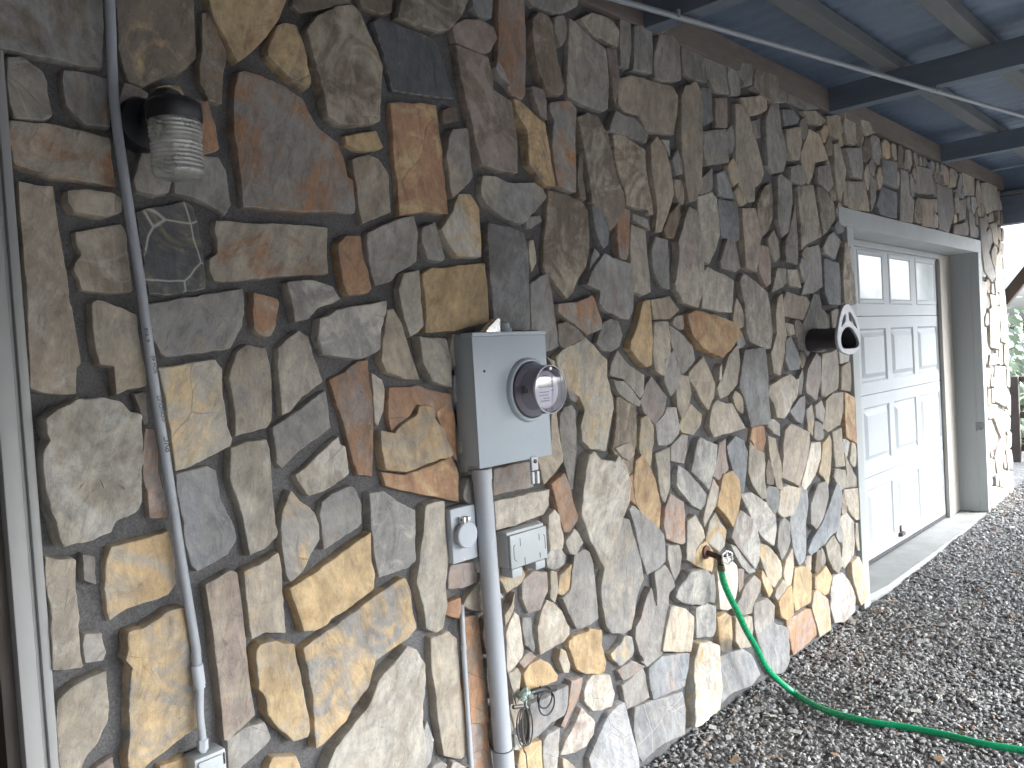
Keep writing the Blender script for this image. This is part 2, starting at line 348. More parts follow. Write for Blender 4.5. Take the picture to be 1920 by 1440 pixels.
# ------------------------------------------------------------------ layout of the wall (metres), measured from the photo
FACE = -0.04                                  # front of the average stone; the mortar lies at y = 0
XL = PY(60, 800, FACE).x                      # right edge of the left door's casing
XO0, XO1 = PY(1606, 600, FACE).x, PY(1842, 700, FACE).x    # garage opening
ZO = PY(1600, 427, FACE).z                    # underside of its head
XE = PY(1889, 600, FACE).x                    # far end of the wall
ZT = 3.04                                     # top of the stonework
ZD = PY(4, 96, FACE).z - 0.0                  # top of the left door casing
print('LAYOUT XL %.3f XO %.3f %.3f ZO %.3f XE %.3f ZD %.3f' % (XL, XO0, XO1, ZO, XE, ZD))
CAS = 0.10

# stones traced from the photo
TXT = """@A1 0 0 2.6042
kg 0 -6,-8 74,-8 75,20 73,49 60,48 40,43 28,42 18,39 0,36 -6,35
ky 0 83,-5 140,-5 142,20 143,40 130,52 118,55 104,62 94,58 88,45 85,35 85,15
g 0 5,42 16,41 30,52 34,60 37,84 30,88 10,85 6,76 4,60
go 0 46,51 60,52 80,57 80,92 62,90 47,75 45,65
to 0 7,87 40,90 78,100 81,120 84,136 40,127 10,119 7,105
kg 0 146,8 152,8 158,22 164,38 161,55 160,75 150,72 144,60 144,48 146,35
ok 0 140,72 149,73 155,92 158,108 146,112 142,100
g 0 96,130 104,106 118,108 124,130 121,139 112,141 98,138
g 0 125,131 127,112 157,112 163,122 166,140 167,148 162,155 150,147 137,142 125,139
@A2 0 350 2.6042
tw 0 13,-3 38,-1 41,20 45,45 48,60 53,93 56,110 59,128 56,130 55,149 44,150 33,149 22,144 21,125 20,95 18,70 16,45 14,20
t 0 47,3 60,2 80,5 86,9 87,19 75,22 52,19 48,12
t 0 55,32 88,26 91,32 93,50 96,75 82,78 70,76 60,74 58,66 54,59 56,54 60,49 56,42
dv 0 98,18 134,10 140,14 146,38 148,60 149,74 130,76 118,79 108,78 104,70 103,50 104,46 101,40 99,28
t 0 66,84 71,82 85,87 98,92 101,115 103,125 105,143 92,146 83,150 81,129 71,128 68,118 66,100
gs 0 107,84 140,79 175,73 177,85 175,100 166,117 120,123 116,120 110,110 107,95
@A3 0 700 2.6042
ty 0 114,-4 155,-10 160,-3 160,10 163,30 164,38 167,48 165,52 150,60 135,69 126,71 124,55 122,38 118,15
wt 2 29,33 38,25 55,18 72,17 82,20 89,27 98,30 100,50 100,92 95,100 82,107 79,115 65,121 42,124 37,112 33,95 29,72 28,58 32,48 29,42
po 0 104,40 110,40 113,55 114,68 119,90 121,105 108,104 106,85 102,72 102,60
g 0 97,15 105,14 107,35 104,38 101,28
b 0 127,72 150,67 156,70 160,90 170,112 171,119 165,130 143,143 138,138 134,125 131,100 128,85
yt 0 80,125 105,119 121,113 124,125 127,145 128,152 122,160 105,166 92,170 80,179 77,172 76,155 78,135
@A4 0 1065 2.6042
tw 1 31,-10 40,-8 53,-6 53,10 54,30 55,45 56,60 58,70 57,72 36,73 36,60 35,45 34,30 32,12
g 0 59,-10 68,-8 69,12 60,9
g 0 59,47 72,46 75,60 73,66 60,68 58,55
t 0 42,95 50,86 60,80 76,73 77,90 77,110 70,125 60,137 55,150 43,150 40,120 40,105
gy 1 90,45 100,42 118,32 131,27 134,45 136,60 138,85 142,97 141,115 128,125 110,137 100,144 92,146 90,135 92,120 92,100 92,70 88,65 90,55
tp 0 147,12 165,1 170,3 173,25 176,50 178,80 182,105 175,112 163,125 160,124 158,100 155,75 152,45 149,25
p 0 70,144 82,137 84,150 68,150
y 0 115,143 135,135 139,145 120,150
@B1 420 0 2.8125
yo 0 -13,-5 -6,15 0,25 9,42 17,36 28,24 36,13 40,3 43,-5
k 0 48,-5 85,-5 84,2 60,7 52,8 47,3
yk 0 28,33 35,18 40,15 48,17 53,30 55,45 57,55 55,60 48,55 34,44 28,38
og 0 9,48 13,47 25,51 42,58 52,66 57,75 64,86 76,95 80,105 83,118 87,120 88,140 87,142 60,141 30,140 13,138 11,125 8,100 6,75 6,60
tk 0 54,20 62,10 75,4 85,3 90,8 95,20 102,35 105,45 104,55 103,70 103,81 96,83 85,84 75,83 68,78 65,65 60,45
k 0 88,-5 113,-5 112,8 105,9 92,5
kt 0 118,-5 164,-5 158,10 150,20 142,21 125,16 115,12
d 0 99,14 103,12 140,26 143,33 149,50 155,66 140,64 113,60 110,48 105,30
yo 0 81,90 94,88 102,87 107,98 104,100 90,100 82,96
t 0 86,106 97,102 104,106 110,116 111,141 101,146 92,149 90,140 88,125
oy 0 112,68 125,68 142,70 143,80 146,100 148,120 150,143 135,141 118,143 117,125 114,100
k 0 147,73 155,71 157,80 149,82 147,78
gt 0 151,87 161,86 163,100 165,118 160,125 153,132 151,125 148,105 149,92
kp 0 154,30 162,33 175,38 178,52 178,60 190,68 193,85 194,105 194,116 182,113 171,110 167,95 161,68 157,50
b 0 165,-5 179,-5 178,12 170,11 166,5
p 0 152,17 160,13 170,13 180,18 183,25 178,34 173,36 154,28
@B2 420 350 2.8125
to 0 -6,22 15,24 45,25 70,27 71,58 40,60 15,62 0,63 -5,62 -8,57 -9,48 -3,44 -4,36 -6,28
ot 0 19,70 35,74 37,76 36,85 34,94 31,100 26,100 20,95 19,85
tg 0 3,127 9,110 15,105 28,107 31,120 32,145 31,156 28,161 8,166 7,150 5,135
tp 0 36,107 50,96 56,100 60,112 66,130 60,135 52,140 45,150 39,153 38,140 36,120
gw 0 41,64 50,62 62,63 73,67 78,75 72,78 62,81 56,88 47,91 45,80
gw 1 64,88 75,82 95,79 107,76 107,85 105,98 105,108 95,113 87,116 75,113 66,112 63,100
oy 0 75,38 80,33 90,33 92,45 96,58 98,68 96,71 82,73 79,66 76,50
g 0 96,30 115,22 127,19 130,30 129,50 116,58 113,63 102,66 98,50
g 0 132,28 140,24 144,38 147,48 145,50 136,48 132,38
wy 0 145,28 152,17 156,5 164,5 170,15 171,30 171,47 155,47 149,38
tw 0 116,68 120,58 130,55 131,75 133,93 124,100 120,88
y 0 133,58 140,54 160,52 174,51 176,65 177,90 165,93 155,96 136,97 135,75
t 0 108,82 112,81 117,90 121,102 125,115 130,129 120,128 108,124 104,116 106,100
tg 0 129,100 147,101 150,115 151,134 138,130 132,118
@B3 420 700 2.8125
tw 0 4,50 12,46 20,44 28,44 30,50 31,65 33,85 34,100 36,106 35,110 25,118 17,122 15,112 12,95 8,85 4,72 4,62
g 0 33,36 50,25 65,12 68,11 70,22 72,36 60,45 48,55 40,63 36,60 35,50
tw 0 48,68 60,58 70,48 77,42 78,47 82,48 84,60 84,67 75,75 65,80 57,82 53,76
g 0 65,86 72,80 85,75 87,76 92,85 92,100 85,106 67,118 65,105 64,95
gy 0 39,90 44,78 50,85 60,93 63,100 64,110 58,120 52,132 44,139 41,135 39,120 37,105
gw 0 96,80 106,78 115,85 127,91 127,105 128,125 122,130 103,137 101,125 98,105
op 0 71,4 80,0 90,-8 97,-9 98,5 100,20 100,50 99,69 90,68 87,60 82,40 78,25
w 0 99,0 106,4 108,10 107,25 103,35 101,33
op 0 111,9 130,9 152,14 154,25 145,31 138,22 128,20 125,28 114,40 111,30
yt 1 104,38 113,40 117,35 128,26 129,21 137,22 139,30 145,38 150,50 152,54 150,56 140,58 130,62 120,66 106,64 105,52
oy 0 106,66 120,68 130,65 142,60 152,56 156,63 157,86 145,83 130,80 118,78 108,75
oy 0 142,26 152,18 155,30 156,58 150,48 145,36
tg 0 133,88 138,86 145,85 146,105 148,125 146,140 148,155 145,170 141,173 134,170 132,156 128,140 130,120 132,105
@B4 420 1035 2.8125
g 0 1,125 14,116 26,113 31,124 28,128 18,137 8,146 2,146
p 0 151,9 165,6 168,10 168,20 158,24 149,25 149,18
o 0 147,35 158,30 158,45 148,42
ko 0 160,45 170,42 173,80 176,114 164,114 162,80
po 0 165,116 176,115 180,148 167,148
t 0 138,58 150,53 155,58 157,75 160,108 161,135 158,138 146,136 143,115 141,95 138,75
gy 0 52,64 60,58 75,48 100,30 118,17 121,17 124,28 125,38 128,50 122,57 110,65 100,72 98,80 95,90 85,102 80,112 65,128 60,131 59,115 58,95 54,75
w 1 120,62 125,64 131,73 130,90 131,115 132,150 65,150 72,130 92,105 100,86
yt 1 19,66 22,61 32,58 44,60 47,72 50,85 53,100 55,118 54,122 45,125 35,118 28,108 26,98 20,90 19,78
ty 0 12,13 35,0 38,12 39,30 41,54 28,54 18,58 15,45 12,25
y 0 43,24 50,20 62,12 78,0 97,-13 98,5 100,15 99,24 85,35 70,45 68,48 60,52 52,53 48,40
y 0 33,137 48,136 54,150 28,150 30,142
g 0 135,112 140,125 138,140 132,148 133,120
@C1 900 0 2.0833
po 0 16,-5 38,-5 41,30 42,60 42,85 40,88 36,87 30,85 25,75 17,55 17,30 16,15
g 0 14,55 18,60 26,78 18,70 13,62
g 0 40,-5 90,-5 88,5 80,10 68,11 50,5
kp 0 46,18 52,12 60,14 65,22 68,45 71,60 75,78 74,85 64,85 58,80 52,65 48,50 46,30
tg 0 80,17 85,20 100,35 112,44 114,50 116,75 116,98 112,100 95,94 80,86 79,75 80,60 80,40
p 0 113,44 121,43 123,60 124,75 120,95 118,80 115,60
tk 0 90,17 100,12 110,13 120,20 125,27 124,42 115,38 100,30
k 0 98,-4 130,-6 129,12 110,6
g 0 127,14 135,10 136,20 136,45 133,62 127,58 126,35
gb 0 138,23 153,25 154,45 153,66 137,63 138,40
g 0 152,19 165,17 170,25 163,30 157,26
g 0 160,33 172,33 178,42 180,72 165,73 157,70 156,50
tp 0 124,72 135,68 160,75 173,78 178,86 178,100 175,121 150,117 143,103 130,100 124,92
g 0 114,118 120,100 130,105 137,105 148,115 152,120 151,128 140,125 125,120
kt 0 87,106 97,102 105,105 113,120 118,140 122,159 128,174 129,186 123,198 116,208 111,195 100,182 99,170 96,150 92,130
go 0 62,92 80,91 85,98 84,130 84,174 76,171 69,167 66,150 64,125 66,108 62,100
p 0 46,78 57,81 60,92 60,108 54,104 50,92
yk 0 29,90 35,92 44,100 52,108 57,112 60,130 62,145 66,165 66,168 58,167 52,160 47,153 43,148 42,135 41,118 33,105 30,98
tk 0 121,121 130,122 150,135 150,150 152,165 155,180 156,193 152,192 151,188 138,186 132,184 131,172 126,160 122,145
t 0 155,130 160,123 168,135 172,150 174,165 175,175 170,190 163,208 158,209 160,190 159,175 155,155
g 0 164,126 171,126 172,140 169,134
@C2 900 280 2.0833
gt 0 3,24 15,25 25,30 38,30 50,30 58,35 61,43 55,50 46,60 40,66 35,67 20,60 8,52 1,42 1,32
g 0 43,62 55,59 57,64 48,71 44,70
k 0 88,4 91,5 91,25 94,46 89,44 87,25
kt 0 63,36 80,40 94,48 99,55 100,70 100,90 97,105 90,115 85,128 80,134 72,125 60,110 58,104 59,85 62,60
b 0 6,67 25,70 37,76 41,90 42,110 43,140 44,163 12,163 10,135 7,100 6,80
t 0 44,82 48,81 50,92 51,103 47,111 45,100
b 0 100,50 110,58 115,72 114,85 110,89 104,75 101,62
g 0 103,90 108,95 102,103 99,110 101,98
op 0 125,60 130,53 135,55 133,85 132,95 130,100 124,97 123,80
gp 0 110,94 120,99 136,104 137,125 136,145 133,153 124,152 112,145 106,138 106,127 94,122 99,110
g 0 137,58 150,64 152,73 144,67 137,63
tp 0 137,68 149,73 151,95 154,115 155,128 148,131 139,127 137,105 136,85
gp 0 158,78 168,82 170,100 171,126 163,123 157,110 155,90
k 0 166,72 170,60 178,48 179,60 174,80 168,78
@C3 900 560 2.0833
gp 0 47,-14 52,-18 62,-23 66,-5 69,15 73,43 61,48 60,30 48,28 47,5
go 0 70,5 86,3 100,-3 103,2 106,12 109,20 109,27 100,31 96,33 88,25 78,18 70,12
kg 0 71,22 78,21 87,27 93,35 87,39 76,45 72,40
g 0 110,22 116,19 122,20 126,33 124,42 118,48 110,46 105,40
ty 0 88,40 96,35 105,45 115,55 116,72 120,90 121,100 117,118 113,137 100,135 92,128 91,115 95,100 90,88 80,82 75,72 70,60 69,52 75,46
g 0 78,78 84,83 88,90 86,93 81,90
g 0 72,105 76,98 82,96 86,100 88,120 88,140 86,158 85,172 82,172 80,160 75,140 72,120
t 0 64,98 68,98 70,115 73,135 75,147 66,158 58,167 55,155 51,143 64,140 64,120
t 0 61,52 67,56 70,70 71,80 66,60
yt 0 141,25 147,3 153,1 154,20 155,40 153,60 149,62 141,55 134,45 135,38
t 0 154,1 172,-2 177,5 181,10 172,18 157,18 155,10
t 0 157,21 169,21 171,35 170,50 164,69 157,65 155,50 156,35
g 0 171,24 180,30 192,42 194,55 188,63 181,68 178,55 172,38
g 0 118,68 120,58 125,47 133,58 142,65 149,69 148,85 145,90 138,81 130,72 121,70
g 0 120,73 130,75 138,84 145,93 144,97 135,93 125,85 121,78
gp 0 156,70 162,78 169,88 165,105 157,113 148,103 145,92 150,80
g 0 165,55 173,47 178,62 179,72 173,85 170,88 165,75
kt 0 125,90 130,89 141,97 142,110 142,128 140,135 138,148 138,155 134,159 128,150 121,136 124,115
yt 0 144,108 150,105 156,114 156,130 154,148 152,155 146,145 143,135 143,122
g 0 157,113 165,105 168,98 176,98 179,115 178,122 170,130 160,132
t 0 177,68 187,70 190,85 186,100 181,108 177,98 175,78
@C4 900 840 2.0833
t 0 159,5 171,0 172,20 172,35 168,50 164,42 161,20
tw 1 95,6 100,4 106,12 118,12 121,6 127,18 131,32 130,45 126,60 122,75 117,90 113,103 109,110 105,100 100,88 95,78 92,70 89,60 90,45 92,20
tp 0 121,0 135,-5 139,5 133,11 128,8
yo 0 139,12 145,6 152,15 158,28 162,42 165,55 164,73 155,68 145,58 139,45 138,30
o 0 134,25 137,23 138,45 140,52 134,46
og 0 64,33 76,22 80,35 83,48 87,60 87,65 80,75 75,76 71,62 68,48
w 0 60,60 65,55 69,60 74,82 73,90 62,92 60,75
pw 0 63,92 72,89 77,97 76,105 66,110 60,108 60,97
g 0 78,84 85,73 90,78 93,85 87,96 82,95
gp 0 12,19 45,12 45,25 48,35 30,38 11,43 11,30
wt 0 12,48 40,42 63,37 62,52 57,60 45,64 30,70 14,74 13,60
g 0 86,97 95,91 100,93 104,105 106,125 108,145 108,154 100,160 88,163 80,148 74,135 82,128 84,110
gt 0 124,62 134,64 140,85 144,100 147,118 141,133 139,148 136,163 130,167 118,166 113,158 110,140 109,125 112,110 117,85
gp 0 133,55 136,52 145,60 155,68 164,78 166,102 160,108 150,114 148,108 144,98 140,80 136,65
po 0 168,55 173,42 184,49 185,60 185,85 182,87 168,82 167,68
g 0 170,88 180,88 182,98 180,112 176,119 172,110 169,98
gp 0 158,113 167,105 174,115 177,125 172,130 170,140 160,142 160,128
gp 0 40,120 50,112 62,112 62,130 55,145 45,150 40,135
t 0 65,112 70,112 71,130 68,140 64,135
ty 0 74,115 84,105 83,125 78,135 72,130
@C5 900 1120 2.224
g 0 147,5 160,0 159,20 155,45 151,55 142,58 138,54 141,35 145,20
gp 0 134,20 140,-2 143,-8 146,5 145,15 141,30 139,45 137,53 133,45 130,35 131,25
t 0 20,15 27,5 29,-5 28,8 24,18 20,24
w 0 28,12 32,15 34,30 36,45 35,50 30,58 22,64 21,45 21,30 24,20
g 0 36,17 43,17 44,30 47,42 46,46 39,40 36,28
tw 0 57,2 63,5 70,12 73,20 76,25 76,31 70,38 62,43 52,49 51,40 50,25 53,12
p 0 33,55 42,46 47,50 43,54 37,60
y 0 36,64 42,56 52,52 60,57 66,66 65,70 55,74 39,78 37,70
t 0 23,64 30,59 33,65 31,80 27,90 25,75
ty 0 68,44 72,45 76,57 75,64 71,64 67,52
y 0 75,37 80,33 92,29 93,27 103,28 103,40 106,55 105,62 100,65 88,64 81,60 78,50 75,42
gy 0 110,48 118,40 122,33 128,33 130,45 128,50 118,58 112,52
gp 0 117,62 128,53 138,58 130,65 121,70
b 0 42,90 55,85 72,75 74,74 74,90 71,99 60,105 50,115 42,120 41,105
po 0 76,70 86,68 84,80 80,90 76,97 70,110 67,108 72,98 75,85
tw 0 92,72 97,66 111,66 113,75 115,82 112,92 105,95 97,97 90,88 90,80
g 0 121,75 138,60 140,65 144,85 138,88 125,95 123,85
bp 0 141,60 152,50 165,48 176,47 175,60 172,75 160,80 145,85 142,72
b 0 130,93 145,87 170,80 173,95 172,115 160,120 148,127 136,138 132,130 129,110
wp 0 86,93 97,105 96,115 90,125 80,131 68,133 72,122 80,108
b 0 108,100 115,92 121,89 124,102 128,120 131,135 132,148 94,148 92,136 98,120
g 0 53,120 58,115 66,110 66,130 64,148 55,148 53,135
y 0 32,130 42,123 51,120 52,148 30,150
w 0 28,115 38,122 32,128 28,128
t 0 69,135 75,138 85,148 70,150
t 0 153,45 156,25 160,8 163,7 172,10 180,16 179,30 177,45 165,45
@D1 1240 80 2.0833
tg 0 20,40 30,36 35,45 36,60 36,90 35,115 36,128 30,142 24,143 21,125 18,100 17,75 17,50
g 0 20,0 37,-2 38,15 41,36 30,33 22,27 20,12
gt 0 40,5 55,5 60,15 60,35 62,46 50,43 44,32 40,20
g 0 61,17 66,18 72,35 72,47 64,46 61,30
g 0 70,18 80,20 80,38 74,38 69,25
gk 0 83,25 95,28 112,32 113,53 100,54 90,48 82,40
gk 0 115,38 140,46 148,58 130,60 115,52
b 0 36,40 45,42 46,70 38,75
p 0 49,50 59,50 60,76 50,76
tg 0 38,80 58,78 60,107 40,110 37,95
tg 0 67,55 72,56 80,68 84,80 90,100 94,118 92,125 86,130 86,142 80,143 72,128 69,110 68,85
t 0 70,50 88,48 95,50 95,60 90,63 80,65
g 0 82,70 90,68 90,85 86,83
g 0 99,56 106,54 108,75 112,90 113,105 110,115 102,117 96,110 95,90 95,70
b 0 110,60 120,60 126,68 124,72 112,74
t 0 113,78 125,76 126,90 124,105 118,105 113,92
t 0 128,61 140,62 148,70 144,74 132,70
t 0 134,78 142,82 148,95 151,105 140,107 137,120 134,128 129,118 127,100
t 0 149,66 160,65 163,80 160,86 151,82
t 0 165,62 173,63 175,75 174,92 167,90 164,75
t 0 178,70 188,72 196,80 186,83 180,78
t 0 155,92 160,90 163,105 166,115 164,130 160,142 157,125
g 0 165,95 180,95 182,115 180,122 172,118
tg 0 168,126 182,125 184,142 184,150 175,152 169,148
g 0 116,112 126,110 131,125 126,128 116,123
g 0 141,112 150,110 154,128 150,134 141,125
g 0 36,125 47,112 48,130 40,140 36,140
b 0 51,118 58,115 63,130 66,140 52,137
@D2 1240 360 2.0833
tw 0 33,4 46,0 50,5 52,20 54,38 50,52 44,65 38,60 38,45 35,25
tp 1 24,14 31,18 34,30 37,50 37,75 36,90 33,104 20,100 14,88 12,82 15,60 14,45 18,35
b 0 52,6 68,9 70,25 71,42 68,44 62,42 56,40 54,30
g 0 60,42 66,44 70,58 72,68 68,71 56,68 55,62 58,52
tp 0 72,15 83,15 86,28 88,42 84,72 75,68 74,45
kt 0 87,12 93,-4 99,-8 101,5 101,22 96,35 89,42 87,28
p 0 89,48 96,50 98,65 98,82 94,85 88,72 86,60
g 0 105,-14 108,-16 117,-8 118,10 114,36 108,41 105,25
gk 0 119,20 121,10 123,38 124,60 123,65 112,62 112,44 115,38
t 0 97,42 102,34 106,45 107,58 103,63 98,52
tk 0 122,-5 137,-6 140,15 144,40 130,47 126,52 125,25
tk 0 140,-5 148,-3 156,10 157,25 152,32 147,38 144,20
g 0 146,50 151,40 156,36 164,44 158,60 147,54
gp 0 135,50 143,47 145,65 146,85 138,90 128,92 133,72
b 0 147,60 160,64 161,80 160,101 150,101 147,90 147,75
tk 0 165,45 170,50 172,70 174,100 170,102 163,100 162,75
tw 0 38,75 42,68 60,76 66,80 65,108 52,107 38,104 38,90
gw 0 71,80 74,74 84,80 95,90 98,105 100,125 98,140 94,141 80,134 77,125 76,110 74,95
t 0 103,78 105,69 112,69 112,82 110,85 100,90
tw 0 114,70 123,70 127,86 116,84
t 0 104,96 108,92 110,110 112,130 110,145 105,165 99,163 97,145 103,128 102,110
tp 0 114,90 130,95 133,100 128,115 112,111 111,103
w 0 111,118 118,120 119,128 115,129 112,124
g 0 138,92 143,93 145,105 152,112 155,118 150,125 140,122 135,130 130,142 126,140 124,130 132,110
g 0 152,108 158,105 157,122 153,124
yo 1 22,110 30,107 50,112 65,118 71,128 65,135 60,143 53,148 45,146 35,140 28,130 23,120
b 0 113,133 118,130 125,145 127,152 125,159 115,160 112,150
@D3 1240 640 2.0833
t 0 27,28 40,14 45,25 50,38 48,50 43,62 38,55 32,42 26,34
t 0 57,30 62,12 70,3 72,20 70,38 62,48 54,51 51,42
w 0 52,24 54,20 53,34 51,36
b 0 75,8 92,6 94,25 95,50 97,70 95,74 80,77 77,65 74,50 70,42 72,25
ty 0 18,72 28,57 38,66 37,75 30,84 20,82 17,77
tw 0 47,60 51,53 60,57 64,56 70,68 76,78 60,83 48,86 44,78 45,68
tw 1 97,40 105,35 114,30 120,35 122,34 121,50 115,62 110,69 104,68 100,55 96,48
g 0 124,35 128,24 129,33 127,48 124,47
gp 0 131,25 138,10 142,15 142,35 139,53 130,46 129,40
tp 0 144,12 158,8 160,25 159,42 148,50 144,48 144,30
w 0 160,10 170,8 168,18 161,20
t 0 162,23 169,18 170,35 169,45 162,43
t 0 149,53 155,47 163,46 164,60 162,75 152,81 147,78 149,65
yo 0 165,46 173,50 176,60 177,75 177,93 170,88 166,85 165,65
bp 0 115,63 125,52 130,49 130,62 127,74 120,70
ty 0 131,62 136,57 138,70 137,85 133,80
g 0 139,58 145,53 148,62 146,73 140,68
g 0 97,72 102,70 108,75 108,85 103,83 98,77
oy 0 83,78 94,76 95,90 92,100 86,97 84,90 82,88
t 0 80,90 85,98 92,101 93,110 92,125 94,140 90,142 82,130 78,118 79,105
t 0 97,85 103,88 105,98 108,110 108,125 110,135 104,130 100,112 98,98
tp 0 112,80 117,75 134,82 133,95 130,110 126,122 124,130 108,122 110,105 110,92
w 0 135,92 143,91 143,105 138,120 132,130 129,133 126,130 130,115
yt 0 145,92 152,85 154,90 154,115 151,130 147,122 142,118 144,105
t 0 155,82 162,78 163,95 164,112 157,113 156,100
tp 0 164,100 170,112 176,122 180,130 166,132 167,118
t 0 157,115 165,116 167,130 161,134 156,122
tw 0 166,134 180,132 184,145 185,160 176,161 170,152 166,142
g 0 10,95 20,84 25,85 24,98 21,110 10,107
gw 0 28,108 32,90 35,87 50,93 48,110 44,125 42,134 35,125 26,117
p 0 52,92 57,88 57,100 60,115 52,125 46,120 50,108
b 0 58,95 66,86 73,90 76,100 75,120 73,135 70,138 66,125 62,110
gw 0 16,112 25,117 35,128 43,138 42,146 38,152 30,148 22,140 14,130 15,120
tp 0 43,140 47,124 52,132 50,148 44,158 40,167 39,160
y 1 55,120 62,117 68,125 70,140 68,155 64,167 56,155 50,148 53,135
b 0 92,138 96,131 104,132 106,140 104,150 101,155 95,148
wy 0 108,132 115,130 125,133 122,145 119,156 110,158 105,154 107,142
@D4 1240 920 2.0833
gw 0 70,3 80,2 95,12 102,22 103,36 101,49 93,44 85,33 78,18
b 0 120,10 125,-5 131,-4 133,10 131,30 131,50 130,62 125,68 120,55 117,35 117,22
g 0 134,12 140,-5 148,-8 149,5 145,22 138,35 134,30
b 1 150,10 156,-8 161,0 160,20 157,35 148,45 140,53 134,58 131,54 136,42 144,28
g 0 106,28 110,25 115,28 116,45 113,55 108,62 104,50 104,40
wp 0 66,25 70,18 80,25 84,32 87,45 87,62 84,70 76,60 68,50 63,42
yt 0 90,48 97,50 105,58 109,65 111,75 104,88 98,82 93,68 90,58
yt 0 90,72 98,84 100,90 97,96 92,85 89,77
t 0 102,90 108,80 112,86 108,92 104,98 101,95
t 0 112,62 118,52 119,65 117,85 113,88 110,75
y 0 120,70 132,68 136,75 136,100 125,106 121,108 118,95 119,82
yt 0 142,75 148,68 153,78 150,92 146,94 138,88 138,78
ty 0 135,104 137,92 140,89 150,98 152,110 153,125 143,132 140,120 137,110
wp 0 155,78 163,74 170,82 175,95 175,108 165,118 156,119 153,105 153,90
ty 0 171,65 178,60 183,72 185,95 178,103 176,98 173,85 171,75
t 0 148,50 155,40 160,50 162,68 158,75 154,70 150,60
tw 0 160,27 168,20 174,28 175,45 174,58 166,70 163,65 165,50 164,35
tw 0 177,30 184,27 185,45 184,58 178,53 176,43
y 0 104,100 112,88 116,85 118,100 118,112 113,117 107,113
op 0 114,118 130,108 136,107 140,118 141,130 128,142 120,148 117,135
wy 0 45,28 50,20 55,30 60,37 58,50 54,55 47,50 42,45
tg 0 23,28 30,22 37,35 38,42 30,52 28,60 26,64 21,62 22,45
yt 0 29,62 35,50 41,46 46,54 47,65 46,73 38,70 29,65
gw 1 23,72 38,71 41,80 41,92 36,102 25,102 16,100 12,96 15,88 20,80
g 0 43,78 48,75 49,90 48,100 43,100
w 0 50,62 60,60 68,68 69,80 67,95 64,105 58,107 52,106 51,90 50,75
p 0 70,71 75,71 74,85 70,92
g 0 62,48 70,52 80,62 86,73 80,74 72,66
gt 0 75,86 83,76 88,82 87,90 82,100 80,110 66,112 65,107 70,98
gw 0 31,106 40,102 49,104 49,125 47,131 32,132
yk 0 51,115 58,110 62,113 63,130 62,143 54,145 52,132
tg 0 66,115 80,113 81,125 79,140 70,142 66,135
g 0 83,102 95,97 101,104 100,118 92,124 85,130 83,120
@D5 1240 1140 2.0833
b 1 85,25 90,17 100,14 112,18 114,35 113,48 108,58 98,60 90,42
wy 1 31,32 40,30 49,33 50,50 50,75 49,90 38,100 28,107 27,95 28,60
b 0 53,45 60,42 75,38 82,42 88,55 90,60 82,70 65,76 55,86 52,82 52,60
@F2 1500 300 2.1875
t 0 38,18 55,19 58,35 59,44 48,42 39,38
b 0 70,23 84,28 83,50 69,46 66,38
g 0 60,10 66,20 65,34 61,44
g 0 87,8 93,10 94,30 98,35 96,54 85,52 86,35
tp 0 103,33 115,34 114,45 115,58 105,56
g 0 100,5 113,8 115,29 99,27
g 0 118,20 132,25 133,45 128,62 119,59
b 0 70,0 83,2 83,24 71,18
t 0 42,0 54,0 54,16 46,14
t 0 30,0 38,2 40,12 36,36 32,25
g 0 137,35 143,33 142,50 136,52
p 0 132,56 141,54 142,65 131,63
g 0 144,42 150,50 150,66 145,65
tg 0 140,10 150,15 150,30 141,30
tg 0 155,20 168,18 170,42 160,46 156,35
g 0 153,50 158,50 160,75 168,100 165,105 158,95 155,75
t 0 163,55 169,53 170,75 166,70
w 0 169,82 173,78 175,100 176,110 170,113 168,95
w 0 156,104 160,105 160,130 157,138 155,120
w 0 162,115 168,117 168,125 164,127
w 0 162,128 169,126 171,150 170,162 163,160
w 0 171,113 175,112 178,140 178,158 173,155
w 0 154,76 158,78 160,100 156,100
@F3 1500 600 2.1875
w 0 157,6 161,6 161,25 160,38 158,25
w 0 163,30 169,29 171,37 162,39
w 0 160,41 164,42 162,58 160,55
g 0 167,40 176,40 177,60 176,74 168,70 166,60
w 0 164,72 170,73 168,82 165,84
t 0 169,76 176,79 176,95 172,100 166,85
t 0 178,58 181,65 181,82 177,72
p 0 169,108 172,102 175,115 173,125 170,135 167,118
w 0 163,118 167,120 168,132 164,136
b 0 158,88 164,86 169,100 167,110 160,115
@F4 1500 850 2.1875
w 0 162,28 173,30 173,45 163,47 162,40
t 0 175,14 179,16 179,38 175,40 174,25"""
traced = []
for ln in TXT.strip().splitlines():
    if ln[0] == '@':
        t = ln.split(); ox, oy, sc = float(t[1]), float(t[2]), float(t[3]); continue
    t = ln.split(); pts = [tuple(float(v) for v in q.split(',')) for q in t[2:]]
    P3 = [PY(ox + x * sc, oy + y * sc, FACE) for x, y in pts]
    traced.append((t[0], int(t[1]), [(p.x, p.z) for p in P3]))
PAL = {'g': (0.285, 0.270, 0.252), 'b': (0.235, 0.241, 0.250), 'd': (0.10, 0.105, 0.112), 't': (0.375, 0.33, 0.27), 'k': (0.20, 0.165, 0.13),
       'y': (0.47, 0.345, 0.20), 'o': (0.35, 0.205, 0.125), 'p': (0.31, 0.255, 0.228), 'w': (0.47, 0.44, 0.39), 's': (0.30, 0.30, 0.305), 'v': (0.27, 0.24, 0.17)}

